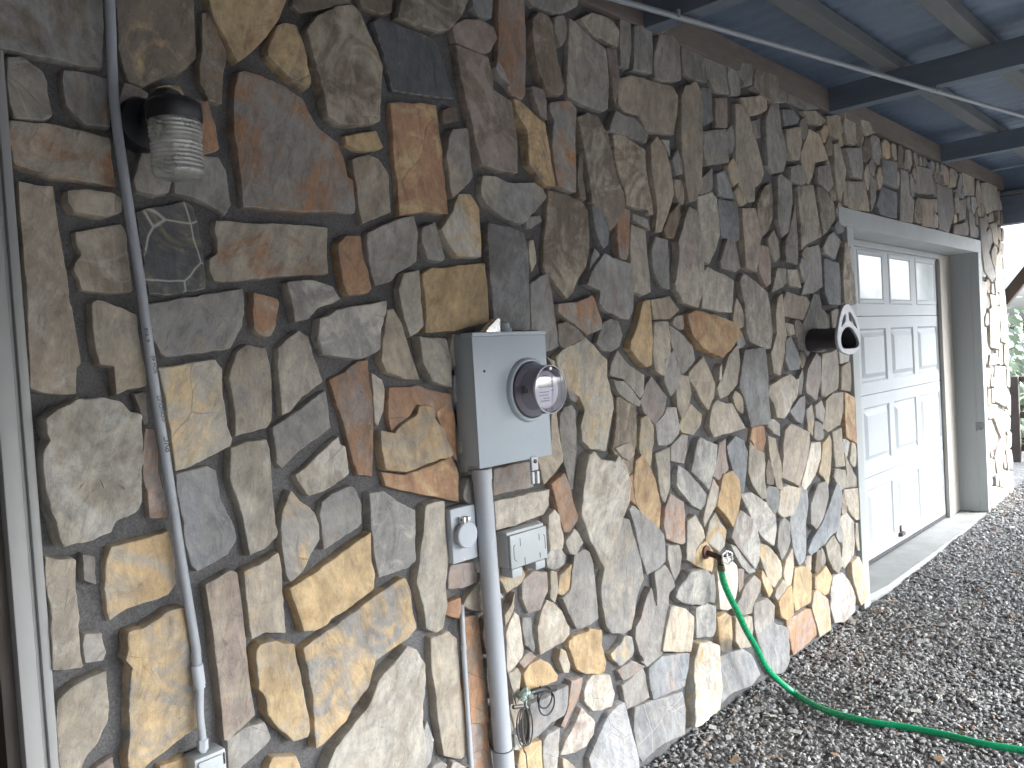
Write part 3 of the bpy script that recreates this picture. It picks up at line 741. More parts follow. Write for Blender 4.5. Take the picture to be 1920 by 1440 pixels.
def pip(poly, X, Z):
    ins = np.zeros(X.shape, bool); n = len(poly)
    for i in range(n):
        x0, z0 = poly[i]; x1, z1 = poly[(i + 1) % n]
        if z0 == z1: continue
        c = ((z0 > Z) != (z1 > Z)) & (X < (x1 - x0) * (Z - z0) / (z1 - z0) + x0); ins ^= c
    return ins
def resample(poly, s):
    out = []; n = len(poly)
    for i in range(n):
        a = Vector(poly[i]); b_ = Vector(poly[(i + 1) % n]); k = max(1, int(round((b_ - a).length / s)))
        for j in range(k): out.append(tuple(a.lerp(b_, j / k)))
    return out
def area(poly): return 0.5 * sum(poly[i][0] * poly[(i + 1) % len(poly)][1] - poly[(i + 1) % len(poly)][0] * poly[i][1] for i in range(len(poly)))

# small and hidden stones fill what the tracing leaves open, and the wall outside the picture
WX0 = -1.2
def inframe(x, z):
    v = RM.transposed() @ (Vector((x, FACE, z)) - CAM)
    u, w2 = 960 - v.x / v.z * FPX, 720 + v.y / v.z * FPX
    return 0 < u < 1920 and 0 < w2 < 1440
def fill_stones():
    st = 0.02; gx = np.arange(WX0, XE - 0.01, st); gzv = np.arange(-0.25, ZT, st)
    X, Z = [a.ravel() for a in np.meshgrid(gx, gzv)]
    free = Z > np.where(X > 1.6, 0.13 + 0.022 * np.maximum(0, X - 4.4), -0.12)
    free &= ~((X > XO0 - CAS) & (X < XO1 + CAS) & (Z < ZO + 0.115)); free &= ~((X > XL - 1.16) & (X < XL) & (Z < ZD))
    obs = []
    for _, _, poly in traced:
        xs = [p[0] for p in poly]; zs = [p[1] for p in poly]
        bb = free & (X > min(xs)) & (X < max(xs)) & (Z > min(zs)) & (Z < max(zs)); idx = np.nonzero(bb)[0]
        free[idx[pip(poly, X[idx], Z[idx])]] = False
        obs += resample(poly, 0.02)
    for x in np.arange(XO0 - CAS, XO1 + CAS, 0.03): obs.append((x, ZO + 0.115))
    for z in np.arange(-0.3, ZO + 0.115, 0.03): obs += [(XO0 - CAS, z), (XO1 + CAS, z)]
    for z in np.arange(-0.3, ZD, 0.03): obs += [(XL, z), (XL - 1.16, z)]
    for x in np.arange(XL - 1.16, XL, 0.03): obs.append((x, ZD))
    for z in np.arange(-0.3, ZT, 0.03): obs += [(XE, z), (WX0, z)]
    for x in np.arange(WX0, XE, 0.03): obs.append((x, ZT))
    obs = np.array(obs); X = X[free]; Z = Z[free]; d = np.full(X.shape, 9.0)
    for i in range(0, len(obs), 400):
        o = obs[i:i + 400]
        d = np.minimum(d, np.sqrt(((X[:, None] - o[None, :, 0]) ** 2 + (Z[:, None] - o[None, :, 1]) ** 2)).min(1))
    order = np.argsort(-(np.minimum(d, 0.1) + np.random.rand(len(d)) * 0.03)); sites = []; seps = []
    for i in order:
        if d[i] < (0.040 if (0.5 < X[i] < 8.9 and inframe(X[i], Z[i])) else 0.028): continue
        sep = min(max(1.9 * d[i], 0.05), 0.24) * random.uniform(0.8, 1.1); ok = True
        for (sx, sz), s2 in zip(sites, seps):
            if ((X[i] - sx) * 1.25) ** 2 + ((Z[i] - sz) * 0.85) ** 2 < (0.5 * (sep + s2)) ** 2: ok = False; break
        if ok: sites.append((X[i], Z[i])); seps.append(sep)
    S = np.array(sites); out = []
    for i, (sx, sz) in enumerate(sites):
        poly = [(sx - .2, sz - .26), (sx + .2, sz - .26), (sx + .2, sz + .26), (sx - .2, sz + .26)]
        dd = (S[:, 0] - sx) ** 2 + (S[:, 1] - sz) ** 2
        cut = [(S[j, 0] - sx, S[j, 1] - sz, math.sqrt(dd[j]) / 2 - 0.009) for j in np.nonzero((dd < 0.36) & (dd > 0))[0]]
        do = np.sqrt((obs[:, 0] - sx) ** 2 + (obs[:, 1] - sz) ** 2)
        cut += [(obs[j, 0] - sx, obs[j, 1] - sz, do[j] - 0.012) for j in np.nonzero(do < 0.3)[0]]
        cut.sort(key=lambda c: c[2])
        for nx, nz, h in cut:
            l = math.hypot(nx, nz); nx /= l; nz /= l; new = []
            for a, b_ in zip(poly, poly[1:] + poly[:1]):
                da = (a[0] - sx) * nx + (a[1] - sz) * nz - h; db = (b_[0] - sx) * nx + (b_[1] - sz) * nz - h
                if da <= 0: new.append(a)
                if da * db < 0: t = da / (da - db); new.append((a[0] + (b_[0] - a[0]) * t, a[1] + (b_[1] - a[1]) * t))
            poly = new
            if len(poly) < 3: break
        if len(poly) < 3: continue
        cl = [poly[0]]
        for p in poly[1:]:
            if math.hypot(p[0] - cl[-1][0], p[1] - cl[-1][1]) > 0.012: cl.append(p)
        if len(cl) < 3 or abs(area(cl)) < 0.0009: continue
        out.append((random.choice(['t', 'g', 'tg', 'gt', 'kt', 'k', 'tp', 'gw', 'ty', 'b', 'tk', 'p']), 0, cl))
    return out
filled = fill_stones(); print('STONES traced', len(traced), 'filled', len(filled))

V, F, CA, CB, SC, SPR = [], [], [], [], [], []
def add_stone(code, rough, poly, h=None, grow=0.0):
    if area(poly) < 0: poly = poly[::-1]
    size = math.sqrt(abs(area(poly))); cx = sum(p[0] for p in poly) / len(poly)
    a6 = 0; gx_ = gz_ = 0.0
    for i in range(len(poly)):
        x0, z0 = poly[i]; x1, z1 = poly[(i + 1) % len(poly)]; k = x0 * z1 - x1 * z0; a6 += k; gx_ += (x0 + x1) * k; gz_ += (z0 + z1) * k
    cx, cz = gx_ / (3 * a6), gz_ / (3 * a6)
    if grow:
        q0 = []
        for i in range(len(poly)):
            A0, P0, B0 = Vector(poly[i - 1]), Vector(poly[i]), Vector(poly[(i + 1) % len(poly)])
            t0 = (P0 - A0).normalized(); t1 = (B0 - P0).normalized(); nn0 = Vector((t0.y + t1.y, -t0.x - t1.x))
            if nn0.length > 1e-4: P0 = P0 + nn0.normalized() * grow
            q0.append(tuple(P0))
        poly = q0
    # knock the corners off, then a ragged edge
    q = []
    n0 = len(poly); cut = 0.10
    for i in range(n0):
        a = Vector(poly[i - 1]); p = Vector(poly[i]); b_ = Vector(poly[(i + 1) % n0])
        c = min(0.0022, 0.25 * (a - p).length, 0.25 * (b_ - p).length)
        q.append(tuple(p + (a - p).normalized() * c)); q.append(tuple(p + (b_ - p).normalized() * c))
    s = 0.008 if cx < 3.2 else (0.016 if cx < 5 else 0.03)
    q = resample(q, s); sd_ = random.uniform(0, 100); am = (0.0022 if not rough else 0.0045)
    cont = []
    for x, z in q:
        v = Vector((x * 38, z * 38, sd_)); v2 = Vector((x * 9, z * 9, sd_ + 5))
        k = noise.noise(v) * am + noise.noise(v2) * am * 1.3; d = Vector((x - cx, z - cz)); l = max(d.length, 1e-5)
        k += 0.0018 * (math.floor(3 * noise.noise(Vector((x * 22, z * 22, sd_ + 40)))) / 1.5)      # small chips with square shoulders
        cont.append((x + d.x / l * k, z + d.y / l * k))
    if h is None: h = -FACE + random.uniform(-0.007, 0.010) + (0.012 if rough else 0) + (0.02 if rough == 2 else 0)
    tx, tz = random.gauss(0, 0.022), random.gauss(0, 0.022)
    if size > 0.25: tx *= .5; tz *= .5
    th = random.uniform(-0.5, 0.5) + math.pi / 2; ct, st_ = math.cos(th), math.sin(th); off = Vector((random.uniform(0, 60), random.uniform(0, 60), random.uniform(0, 60)))
    ra = {0: 0.0018, 1: 0.0055, 2: 0.010}[rough]
    ins = min(0.0025, 0.04 * size)
    base = len(V); m = len(cont)
    ca = PAL[code[0]]; cb = PAL[code[1]] if len(code) > 1 else (lambda k_: tuple(c * k_ * t_ for c, t_ in zip(ca, (1.04, 1.0, 0.95))))(random.uniform(0.72, 1.2))
    j = [random.uniform(0.88, 1.12)] * 3; w_ = random.uniform(-0.04, 0.04); j = [j[0] * (1 + w_), j[0], j[0] * (1 - w_)]
    ca = tuple(c * k for c, k in zip(ca, j)); cb = tuple(c * k for c, k in zip(cb, j))
    bias = random.uniform(-0.09, 0.02) if len(code) > 1 else random.uniform(-0.06, 0.02)
    vein = 1.0 if (code[-1] == 'v') else (0.5 if random.random() < 0.05 else 0.0)
    def height(x, z):
        u, v_ = (x - cx) * ct + (z - cz) * st_, -(x - cx) * st_ + (z - cz) * ct
        nn = noise.noise(Vector((u * 8, v_ * 13, sd_))) + 0.5 * noise.noise(Vector((u * 22, v_ * 34, sd_ + 9)))
        if rough: nn -= 1.6 * abs(noise.noise(Vector((u * 6 + v_ * 3, v_ * 9, sd_ + 3)))) - 0.4
        lay = noise.noise(Vector((u * 5, v_ * 7, sd_ + 31))); lay = math.floor(lay * 4 + 0.5) / 4
        return h + tx * (x - cx) + tz * (z - cz) + ra * (nn + 1.3 * lay)
    def put(x, z, y, e=0.0):
        V.append((x, y, z)); CA.append((*ca, 1)); CB.append((*cb, 1))
        u, v_ = (x - cx) * ct + (z - cz) * st_, -(x - cx) * st_ + (z - cz) * ct
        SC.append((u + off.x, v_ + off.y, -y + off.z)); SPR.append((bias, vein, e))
    rings = []
    def ring(f, yf, e=0.0):
        idx = []
        for x, z in cont:
            d = Vector((x - cx, z - cz)); l = max(d.length, 1e-5); k = f(l)
            px, pz = cx + d.x * k, cz + d.y * k; idx.append(len(V)); put(px, pz, yf(px, pz), e)
        rings.append(idx)
    ring(lambda l: 1 + 0.004 / l, lambda x, z: 0.03)
    ring(lambda l: 1 + 0.003 / l, lambda x, z: -0.45 * h + 0.003 * noise.noise(Vector((x * 30, z * 30, sd_))))
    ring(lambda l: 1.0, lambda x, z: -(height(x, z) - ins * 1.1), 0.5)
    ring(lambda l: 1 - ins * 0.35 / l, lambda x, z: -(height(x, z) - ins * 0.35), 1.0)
    ring(lambda l: 1 - ins * 1.2 / l, lambda x, z: -height(x, z))
    steps = [0.86, 0.70, 0.53, 0.36, 0.18] if size > 0.09 else [0.7, 0.35]
    if cx < 2.6 and size > 0.14: steps = [0.93, 0.85, 0.77, 0.69, 0.61, 0.53, 0.45, 0.37, 0.29, 0.21, 0.12]
    for k_ in steps: ring(lambda l, k_=k_: k_, lambda x, z: -height(x, z))
    cidx = len(V); put(cx, cz, -height(cx, cz))
    for a, b_ in zip(rings, rings[1:]):
        for i in range(m): F.append((a[i], b_[i], b_[(i + 1) % m], a[(i + 1) % m]))
    for i in range(m): F.append((rings[-1][i], cidx, rings[-1][(i + 1) % m]))
for c_, r_, p_ in traced: add_stone(c_, r_, p_, grow=min(0.0035, max(0.0, 0.0015 * (p_[0][0] - 1.2))))
for c_, r_, p_ in filled: add_stone(c_, r_, p_, h=random.uniform(0.022, 0.036) if abs(area(p_)) < 0.006 else None)
def end_stones():
    """stones round the far end of the wall"""
    z = -0.1
    while z < 2.98:
        hh = random.uniform(0.1, 0.3); z1 = min(z + hh, 3.02); y = 0.0
        while y < 0.36:
            y1 = min(y + random.uniform(0.09, 0.2), 0.40)
            n_ = len(V); add_stone(random.choice(['w', 't', 'g', 'gt', 'tw']), 0, [(y + .004, z + .008), (y1 - .008, z + .008), (y1 - .008, z1 - .008), (y + .004, z1 - .008)], 0.035)
            for k in range(n_, len(V)):
                a = V[k]; V[k] = (XE - 0.035 - a[1] , a[0], a[2])
            y = y1
        z = z1
end_stones()
print('stone verts', len(V), 'faces', len(F))
me = bpy.data.meshes.new('stone_facing'); me.from_pydata(V, [], F)
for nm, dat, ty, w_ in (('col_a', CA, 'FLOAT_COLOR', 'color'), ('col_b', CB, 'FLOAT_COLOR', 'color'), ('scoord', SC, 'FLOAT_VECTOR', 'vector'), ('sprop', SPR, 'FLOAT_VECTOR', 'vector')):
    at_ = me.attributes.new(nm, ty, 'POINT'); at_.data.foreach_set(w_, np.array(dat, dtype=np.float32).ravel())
me.update()
for p in me.polygons: p.use_smooth = True
me.set_sharp_from_angle(angle=R(38))
wall = empty('stone_wall', (3.0, 0.1, 0.0), 'long wall faced with irregular tan, grey and rusty field stones in dark mortar', 'stone wall')
sf = link_mesh('stone_facing', me, M['stone'], wall)
# recalc so that the faces look outwards
bm = bmesh.new(); bm.from_mesh(me); bmesh.ops.recalc_face_normals(bm, faces=bm.faces); bm.to_mesh(me); bm.free()

# mortar bed: a lumpy sheet with the two openings left out, plus the wall's thickness
def mortar_sheet():
    mb = MB(); xs = sorted(set(list(np.arange(WX0, XE, 0.045)) + [XL - 1.16, XL, XO0 - 0.02, XO1 + 0.02, XE])); zs = sorted(set(list(np.arange(-0.4, ZT, 0.05)) + [ZD, ZO + 0.02, ZT]))
    g = {}
    def vv(i, j):
        if (i, j) not in g:
            x, z = xs[i], zs[j]; g[(i, j)] = mb.bm.verts.new((x, -0.014 + 0.009 * noise.noise(Vector((x * 9, z * 9, 3))), z))
        return g[(i, j)]
    for i in range(len(xs) - 1):
        for j in range(len(zs) - 1):
            xm, zm = (xs[i] + xs[i + 1]) / 2, (zs[j] + zs[j + 1]) / 2
            if XO0 - 0.02 < xm < XO1 + 0.02 and zm < ZO + 0.02: continue
            if XL - 1.16 < xm < XL and zm < ZD: continue
            mb.bm.faces.new((vv(i, j), vv(i + 1, j), vv(i + 1, j + 1), vv(i, j + 1)))
    return mb
o = mortar_sheet().build('mortar_bed', M['mortar'], wall, 60)
mb = MB()                                            # wall core behind, built round the openings
for a, b_ in (((WX0, .02, -.4), (XL - 1.16, .4, ZT)), ((XL, .02, -.4), (XO0 - .02, .4, ZT)), ((XO1 + .02, .02, -.4), (XE, .4, ZT)),
              ((XL - 1.16, .02, ZD), (XL, .4, ZT)), ((XO0 - .02, .02, ZO + .02), (XO1 + .02, .4, ZT))): mb.box(a, b_)
mb.build('wall_core', M['mortar'], wall)

# ------------------------------------------------------------------ ground and gravel
def ground_mat():
    m, n, b = newmat('gravel_ground'); L = n.links.new
    tc = N(n, 'ShaderNodeTexCoord')
    v = N(n, 'ShaderNodeTexVoronoi', Scale=55.0); L(tc.outputs['Object'], v.inputs['Vector'])
    sx = N(n, 'ShaderNodeSeparateColor'); L(v.outputs['Color'], sx.inputs[0])
    r = ramp(n, sx.outputs[0], [(0.0, (0.12, 0.114, 0.109)), (0.6, (0.20, 0.192, 0.185)), (0.92, (0.25, 0.24, 0.23)), (1.0, (0.34, 0.33, 0.31))])
    n1 = N(n, 'ShaderNodeTexNoise', Scale=1.3, Detail=5.0); L(tc.outputs['Object'], n1.inputs['Vector'])
    r1 = ramp(n, n1.outputs[0], [(0.35, 0.8), (0.7, 1.15)]); c = mixc(n, 1.0, r.outputs[0], r1.outputs[0], 'MULTIPLY')
    L(c, b.inputs['Base Color']); b.inputs['Roughness'].default_value = 0.85
    bp = N(n, 'ShaderNodeBump', Strength=1.0, Distance=0.012); bp.invert = True; L(v.outputs['Distance'], bp.inputs['Height']); L(bp.outputs[0], b.inputs['Normal'])
    return m
M['ground'] = ground_mat()
def gnd_h(x, y): return gz(x) + 0.010 * noise.noise(Vector((x * 1.7, y * 1.7, 0))) + 0.006 * noise.noise(Vector((x * 6, y * 6, 4)))
def ground_grid():
    mb = MB(); xs = [-400, -60, -12] + list(np.arange(-6, 14, 0.1)) + [20, 60, 400]; ys = [-400, -60, -14] + list(np.arange(-8, 3, 0.1)) + [8, 60, 400]
    g = [[mb.bm.verts.new((x, y, gnd_h(x, y) if abs(x) < 20 and abs(y) < 20 else gz(x))) for y in ys] for x in xs]
    for i in range(len(xs) - 1):
        for j in range(len(ys) - 1): mb.bm.faces.new((g[i][j], g[i + 1][j], g[i + 1][j + 1], g[i][j + 1]))
    return mb
tag(ground_grid().build('ground', M['ground'], None, 60), 'dark gravel yard running along the foot of the stone wall', kind='structure')

def gravel():
    m, n, b = newmat('gravel_chip'); L = n.links.new
    a = N(n, 'ShaderNodeAttribute'); a.attribute_name = 'col_a'; tc = N(n, 'ShaderNodeTexCoord')
    q = N(n, 'ShaderNodeTexNoise', Scale=130.0, Detail=4.0); L(tc.outputs['Object'], q.inputs['Vector'])
    r = ramp(n, q.outputs[0], [(0.3, 0.7), (0.7, 1.3)]); c = mixc(n, 1.0, a.outputs['Color'], r.outputs[0], 'MULTIPLY'); L(c, b.inputs['Base Color'])
    b.inputs['Roughness'].default_value = 0.78; b.inputs['Specular IOR Level'].default_value = 0.35
    bp = N(n, 'ShaderNodeBump', Strength=0.5, Distance=0.003); L(q.outputs[0], bp.inputs['Height']); L(bp.outputs[0], b.inputs['Normal'])
    rng = np.random.RandomState(3); protos = []
    for k in range(14):
        bm = bmesh.new(); bmesh.ops.create_icosphere(bm, subdivisions=1, radius=1.0)
        for v in bm.verts:
            v.co *= rng.uniform(0.62, 1.15)
        # chop flat facets
        for _ in range(3):
            nrm = Vector(rng.normal(size=3)).normalized()
            for v in bm.verts:
                dd = v.co.dot(nrm)
                if dd > 0.55: v.co -= nrm * (dd - 0.55)
        bm.verts.ensure_lookup_table(); protos.append((np.array([v.co[:] for v in bm.verts]), np.array([[v.index for v in f.verts] for f in bm.faces]))); bm.free()
    VV, FF, CC = [], [], []; base = 0
    def scatter(x0, x1, y0, y1, n_, smin, smax, dz):
        nonlocal base
        for _ in range(n_):
            x = rng.uniform(x0, x1); y = rng.uniform(y0, y1)
            if y > -0.02: continue
            if XO0 - 0.05 < x < XO1 + 0.05 and y > SILL_Y - 0.02: continue
            pv, pf = protos[rng.randint(14)]
            s_ = rng.uniform(smin, smax) * (1.0 if rng.rand() > 0.04 else 1.7)
            sc = np.array([s_ * rng.uniform(0.8, 1.5), s_ * rng.uniform(0.6, 1.1), s_ * rng.uniform(0.4, 0.8)])
            th, ti, tj = rng.uniform(0, 6.28), rng.normal(0, 0.35), rng.normal(0, 0.35)
            Rm = np.array(Matrix.Rotation(th, 3, 'Z') @ Matrix.Rotation(ti, 3, 'X') @ Matrix.Rotation(tj, 3, 'Y'))
            p = (pv * sc) @ Rm.T + np.array([x, y, gnd_h(x, y) + rng.uniform(0.0, dz) + sc[2] * 0.25])
            VV.append(p); FF.append(pf + base); base += len(pv)
            u = rng.rand()
            if u < 0.05: c_ = np.array([0.45, 0.44, 0.41]) * rng.uniform(0.7, 1.1)
            elif u < 0.085: c_ = np.array([0.30, 0.21, 0.15]) * rng.uniform(0.7, 1.1)
            elif u < 0.35: c_ = np.array([0.32, 0.315, 0.31]) * rng.uniform(0.7, 1.2)
            else: c_ = np.array([0.255, 0.247, 0.240]) * rng.uniform(0.45, 1.45)
            CC.append(np.tile(np.append(c_, 1), (len(pv), 1)))
    scatter(1.6, 4.6, -1.5, 0, 15000, 0.0065, 0.0145, 0.012)
    scatter(4.0, 7.0, -1.6, 0, 11500, 0.0075, 0.016, 0.010)
    scatter(7.0, 12.0, -1.7, 0, 9000, 0.010, 0.019, 0.010)
    scatter(0.0, 2.0, -1.0, 0, 1500, 0.008, 0.013, 0.008)
    box8 = np.array([[x, y, z] for x in (-1, 1) for y in (-1, 1) for z in (-1, 1)], float)
    tri = np.array([[0, 1, 3], [0, 3, 2], [4, 6, 7], [4, 7, 5], [0, 4, 5], [0, 5, 1], [2, 3, 7], [2, 7, 6], [0, 2, 6], [0, 6, 4], [1, 5, 7], [1, 7, 3]])
    for _ in range(170):
        x = rng.uniform(1.8, 9.0); y = rng.uniform(-1.5, -0.08); k = rng.rand()
        if XO0 - 0.05 < x < XO1 + 0.05 and y > SILL_Y - 0.02: continue
        sc = np.array([rng.uniform(.02, .06), .0018, .0016]) if k < .5 else np.array([rng.uniform(.012, .025), rng.uniform(.008, .016), .0012])
        Rm = np.array(Matrix.Rotation(rng.uniform(0, 6.28), 3, 'Z') @ Matrix.Rotation(rng.normal(0, .25), 3, 'X') @ Matrix.Rotation(rng.normal(0, .2), 3, 'Y'))
        VV.append((box8 * (1 + rng.uniform(-.25, .25, box8.shape)) * sc) @ Rm.T + np.array([x, y, gnd_h(x, y) + .022])); FF.append(tri + base); base += 8
        c_ = np.array([[.50, .47, .40], [.30, .20, .12], [.42, .40, .37]][rng.randint(3)]) * rng.uniform(.7, 1.1); CC.append(np.tile(np.append(c_, 1), (8, 1)))
    Vn = np.concatenate(VV); Fn = np.concatenate(FF)
    me = bpy.data.meshes.new('gravel'); me.from_pydata(Vn.tolist(), [], Fn.tolist())
    at_ = me.attributes.new('col_a', 'FLOAT_COLOR', 'POINT'); at_.data.foreach_set('color', np.concatenate(CC).astype(np.float32).ravel())
    tag(link_mesh('gravel', me, m), 'loose dark grey crushed gravel with a few pale chips', 'gravel', kind='stuff')
SILL_Y = PZ(1745, 1030, 0.10).y
print('SILL_Y', SILL_Y, 'sill pts', PZ(1655, 1095, .1), PZ(1834, 966, .1))
SILL_Y = -0.055
gravel()

# ------------------------------------------------------------------ porch roof over the wall
BZ = ZT; RW = -3.9
roof = empty('porch_roof', (4.5, -1.9, BZ), 'open porch roof of corrugated metal tinted blue like skylight glare on wooden beams above the wall', 'roof')
BEAMX = [PZ(1270, 30, BZ).x, PZ(1575, 205, BZ).x, PZ(1800, 297, BZ).x]
print('BEAMS', BEAMX, [PZ(1310, 3, BZ), PZ(1920, 122, BZ), PZ(1920, 265, BZ)])
step = (BEAMX[1] - BEAMX[0])
xs_ = [BEAMX[0] - 2 * step, BEAMX[0] - step] + BEAMX
for x in xs_:
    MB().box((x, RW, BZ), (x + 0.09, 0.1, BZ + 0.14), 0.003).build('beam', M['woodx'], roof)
pur = [PZ(1685, 135, BZ + .14), PZ(1850, 95, BZ + .14), PZ(1855, 250, BZ + .14)]
print('PURLINS', pur)
for y in [-0.40 - 0.44 * k_ for k_ in range(9)]:
    MB().box((-1.6, y - 0.045, BZ + 0.14), (9.35, y + 0.045, BZ + 0.205), 0.003).build('purlin', M['purlin'], roof)
def corrugated():
    mb = MB(); xs = np.arange(-1.7, 9.6, 0.034); ys = [RW - 0.25, 0.3]
    rows = []
    for y in ys:
        rows.append([mb.bm.verts.new((x, y, BZ + 0.222 + 0.012 * math.sin(x * 2 * math.pi / 0.136))) for x in xs])
    for i in range(len(xs) - 1): mb.bm.faces.new((rows[0][i], rows[0][i + 1], rows[1][i + 1], rows[1][i]))
    top = [[mb.bm.verts.new(v.co + Vector((0, 0, 0.0025))) for v in r_] for r_ in rows]
    for i in range(len(xs) - 1): mb.bm.faces.new((top[0][i], top[1][i], top[1][i + 1], top[0][i + 1]))
    for r_, t_ in zip(rows, top):
        for i in range(len(xs) - 1): mb.bm.faces.new((r_[i], r_[i + 1], t_[i + 1], t_[i]))
    return mb
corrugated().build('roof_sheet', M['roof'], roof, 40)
MB().box((WX0, -0.045, BZ + 0.003), (XE + 0.06, 0.2, BZ + 0.135), 0.004).build('ledger', M['wood'], roof)
# end beam beyond the wall, with its knee brace
zb = PY(1880, 422, 0.0).z; EX = XE + 0.06
zb = PX(1882, 421, EX).z
print('END BEAM z', zb, PX(1880, 368, EX))
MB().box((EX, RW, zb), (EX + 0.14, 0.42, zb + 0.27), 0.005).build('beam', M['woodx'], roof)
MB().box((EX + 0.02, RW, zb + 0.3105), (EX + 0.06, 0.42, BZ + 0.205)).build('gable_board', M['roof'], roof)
MB().box((EX - 0.03, RW, zb + 0.275), (EX + 0.17, 0.42, zb + 0.31), 0.004).build('fascia', M['purlin'], roof)
a = PX(1880, 568, EX + 0.07); b_ = PX(1925, 512, EX + 0.07); d = (b_ - a).normalized()
c = a + d * 2.0
t = (zb - a.z) / d.z; end = a + d * t
print('BRACE', a, end)
MB().obox((a + end) / 2, d, Vector((1, 0, 0)), d.cross(Vector((1, 0, 0))).normalized(), (end - a).length / 2 + .05, 0.05, 0.05, 0.004).build('knee_brace', M['rail'], roof)
MB().box((EX, RW + 0.05, -0.3), (EX + 0.14, RW + 0.19, zb), 0.005).build('post', M['wood'], roof)
MB().box((XO0 + 1.2, RW + 0.05, -0.3), (XO0 + 1.34, RW + 0.19, BZ), 0.005).build('post', M['wood'], roof)
MB().box((-1.5, RW - 0.02, 2.12), (EX + 0.14, RW + 0.045, BZ + 0.135), 0.004).build('shade_beam', M['wood'], roof)  # unseen deep beam, added to cut sky light and darken the upper wall
# unseen wall added behind the camera to block light from the left
ww = MB().box((WX0 - 0.3, -4.1, -0.4), (WX0 - 0.02, 0.35, BZ + 0.14)).build('blocker_wall', M['recess'])
tag(ww, 'dark unseen wall added at the left behind the viewer to block light', 'wall')

# thin pipe under the beams
zp = BZ - 0.022
pp = [PZ(1165 - 70, -22, zp), PZ(1268, 29, zp), PZ(1500, 105, zp), PZ(1752, 168, zp), PZ(1920, 218, zp), PZ(1990, 240, zp)]
A_, B_ = PZ(1268, 31, zp), PZ(1752, 170, zp); dv = (B_ - A_)
print('PIPE', A_, B_, PZ(1920, 218, zp))
pr = empty('ceiling_conduit', A_, 'thin pale conduit running slantwise under the porch beams', 'conduit')
MB().tube([A_ - dv * 0.6, B_ + dv * 0.9], 0.0115, 12).build('conduit_tube', worn('thin_conduit', (0.30, 0.33, 0.36), None, 0.4), pr, 40)
for p_ in (A_, B_):
    MB().obox(p_ + Vector((0, 0, 0.008)), dv.normalized(), Vector((0, 0, 1)), dv.normalized().cross(Vector((0, 0, 1))), 0.008, 0.016, 0.017, 0.002).build('clip', M['steel'], pr)

# ------------------------------------------------------------------ left door casing and door
LT = ZD
lc = empty('house_door', (XL - 0.5, 0, 0), 'dark door at the left edge with a grey moulded casing', 'door')
x1 = XL
MB().box((x1 - 0.018, -0.048, -0.2), (x1, 0.03, LT), 0.003).box((x1 - 0.026, -0.037, -0.2), (x1 - 0.0185, 0.03, LT), 0.002).box((x1 - 0.060, -0.043, -0.2), (x1 - 0.0265, 0.03, LT), 0.003).build('casing', M['trim'], lc, 40)
MB().box((x1 - 1.16, -0.043, -0.2), (x1 - 1.06, 0.03, LT), 0.003).build('casing', M['trim'], lc)
MB().box((x1 - 1.0595, -0.043, LT - 0.1), (x1 - 0.0605, 0.03, LT), 0.003).build('casing', M['trim'], lc)
MB().box((x1 - 0.085, -0.012, -0.2), (x1 - 0.0605, 0.12, LT - 0.11)).build('jamb', M['recess'], lc)
MB().box((x1 - 1.04, 0.06, 0.02), (x1 - 0.086, 0.10, LT - 0.12), 0.003).build('door_leaf', M['recess'], lc)
MB().lathe((x1 - 0.20, 0.06, 1.0), (0, -1, 0), (1, 0, 0), [(0.03, 0), (0.03, .006), (0.012, .008), (0.012, .035), (0.026, .04), (0.03, .055), (0.02, .07), (0, .072)]).build('door_knob', M['brass'], lc, 50)

# ------------------------------------------------------------------ garage opening and door
DY = 0.20; GX1 = PY(1768, 800, DY).x; S0 = PY(1634, 1049, DY).z; S2 = PY(1614, 743.5, DY).z; S3 = PY(1606, 593, DY).z
SH = (S2 - S0) / 2
zs = [S0, S0 + SH, S2, S3, S3 + (S3 - S2)]
print('DOOR GX1', GX1, 'zs', zs, 'panels', PY(1614, 660, DY).x, PY(1663, 660, DY).x, PY(1672, 660, DY).x, PY(1713, 660, DY).x)
go = empty('garage_frame', ((XO0 + XO1) / 2, 0, 0), 'grey painted frame round the garage opening set in the stone wall', 'door frame')
HX0 = PY(1574, 390, -0.05).x
MB().box((HX0, -0.046, ZO), (XO1 + CAS, 0.02, ZO + 0.11), 0.003).build('head_casing', M['trim2'], go)
MB().box((XO0 - CAS, -0.046, -0.2), (XO0, 0.02, ZO - 0.001), 0.003).build('side_casing', M['trim2'], go)
MB().box((XO1, -0.046, -0.2), (XO1 + CAS, 0.02, ZO - 0.001), 0.003).build('side_casing', M['trim2'], go)
MB().box((XO0 - 0.018, 0.0205, -0.2), (XO0 - 0.001, DY + 0.2, ZO)).build('jamb', M['trim2'], go)
MB().box((XO1 + 0.001, 0.0205, -0.2), (XO1 + 0.018, DY + 0.2, ZO)).build('jamb', M['trim2'], go)
MB().box((XO0 - 0.018, 0.0205, ZO + 0.001), (XO1 + 0.018, DY + 0.2, ZO + 0.018)).build('head_jamb', M['trim2'], go)
MB().box((GX1 + 0.012, DY - 0.02, -0.1), (XO1 - 0.001, DY + 0.04, ZO - 0.002), 0.003).box((GX1 - 0.02, DY - 0.035, -0.1), (GX1 + 0.011, DY - 0.005, ZO - 0.06), 0.002).build('door_stop', worn('stop_wood', (0.34, 0.31, 0.275), (0.25, 0.23, 0.20), 0.6, stretch=(1, 1, .3)), go)
MB().box((XO0, DY - 0.03, ZO - 0.045), (GX1 - 0.021, DY - 0.002, ZO - 0.001), 0.003).build('head_stop', M['trim2'], go)
gd = empty('garage_door', ((XO0 + XO1) / 2, DY, S0), 'white sectional garage door with raised panels and two bright panes at the top', 'garage door')
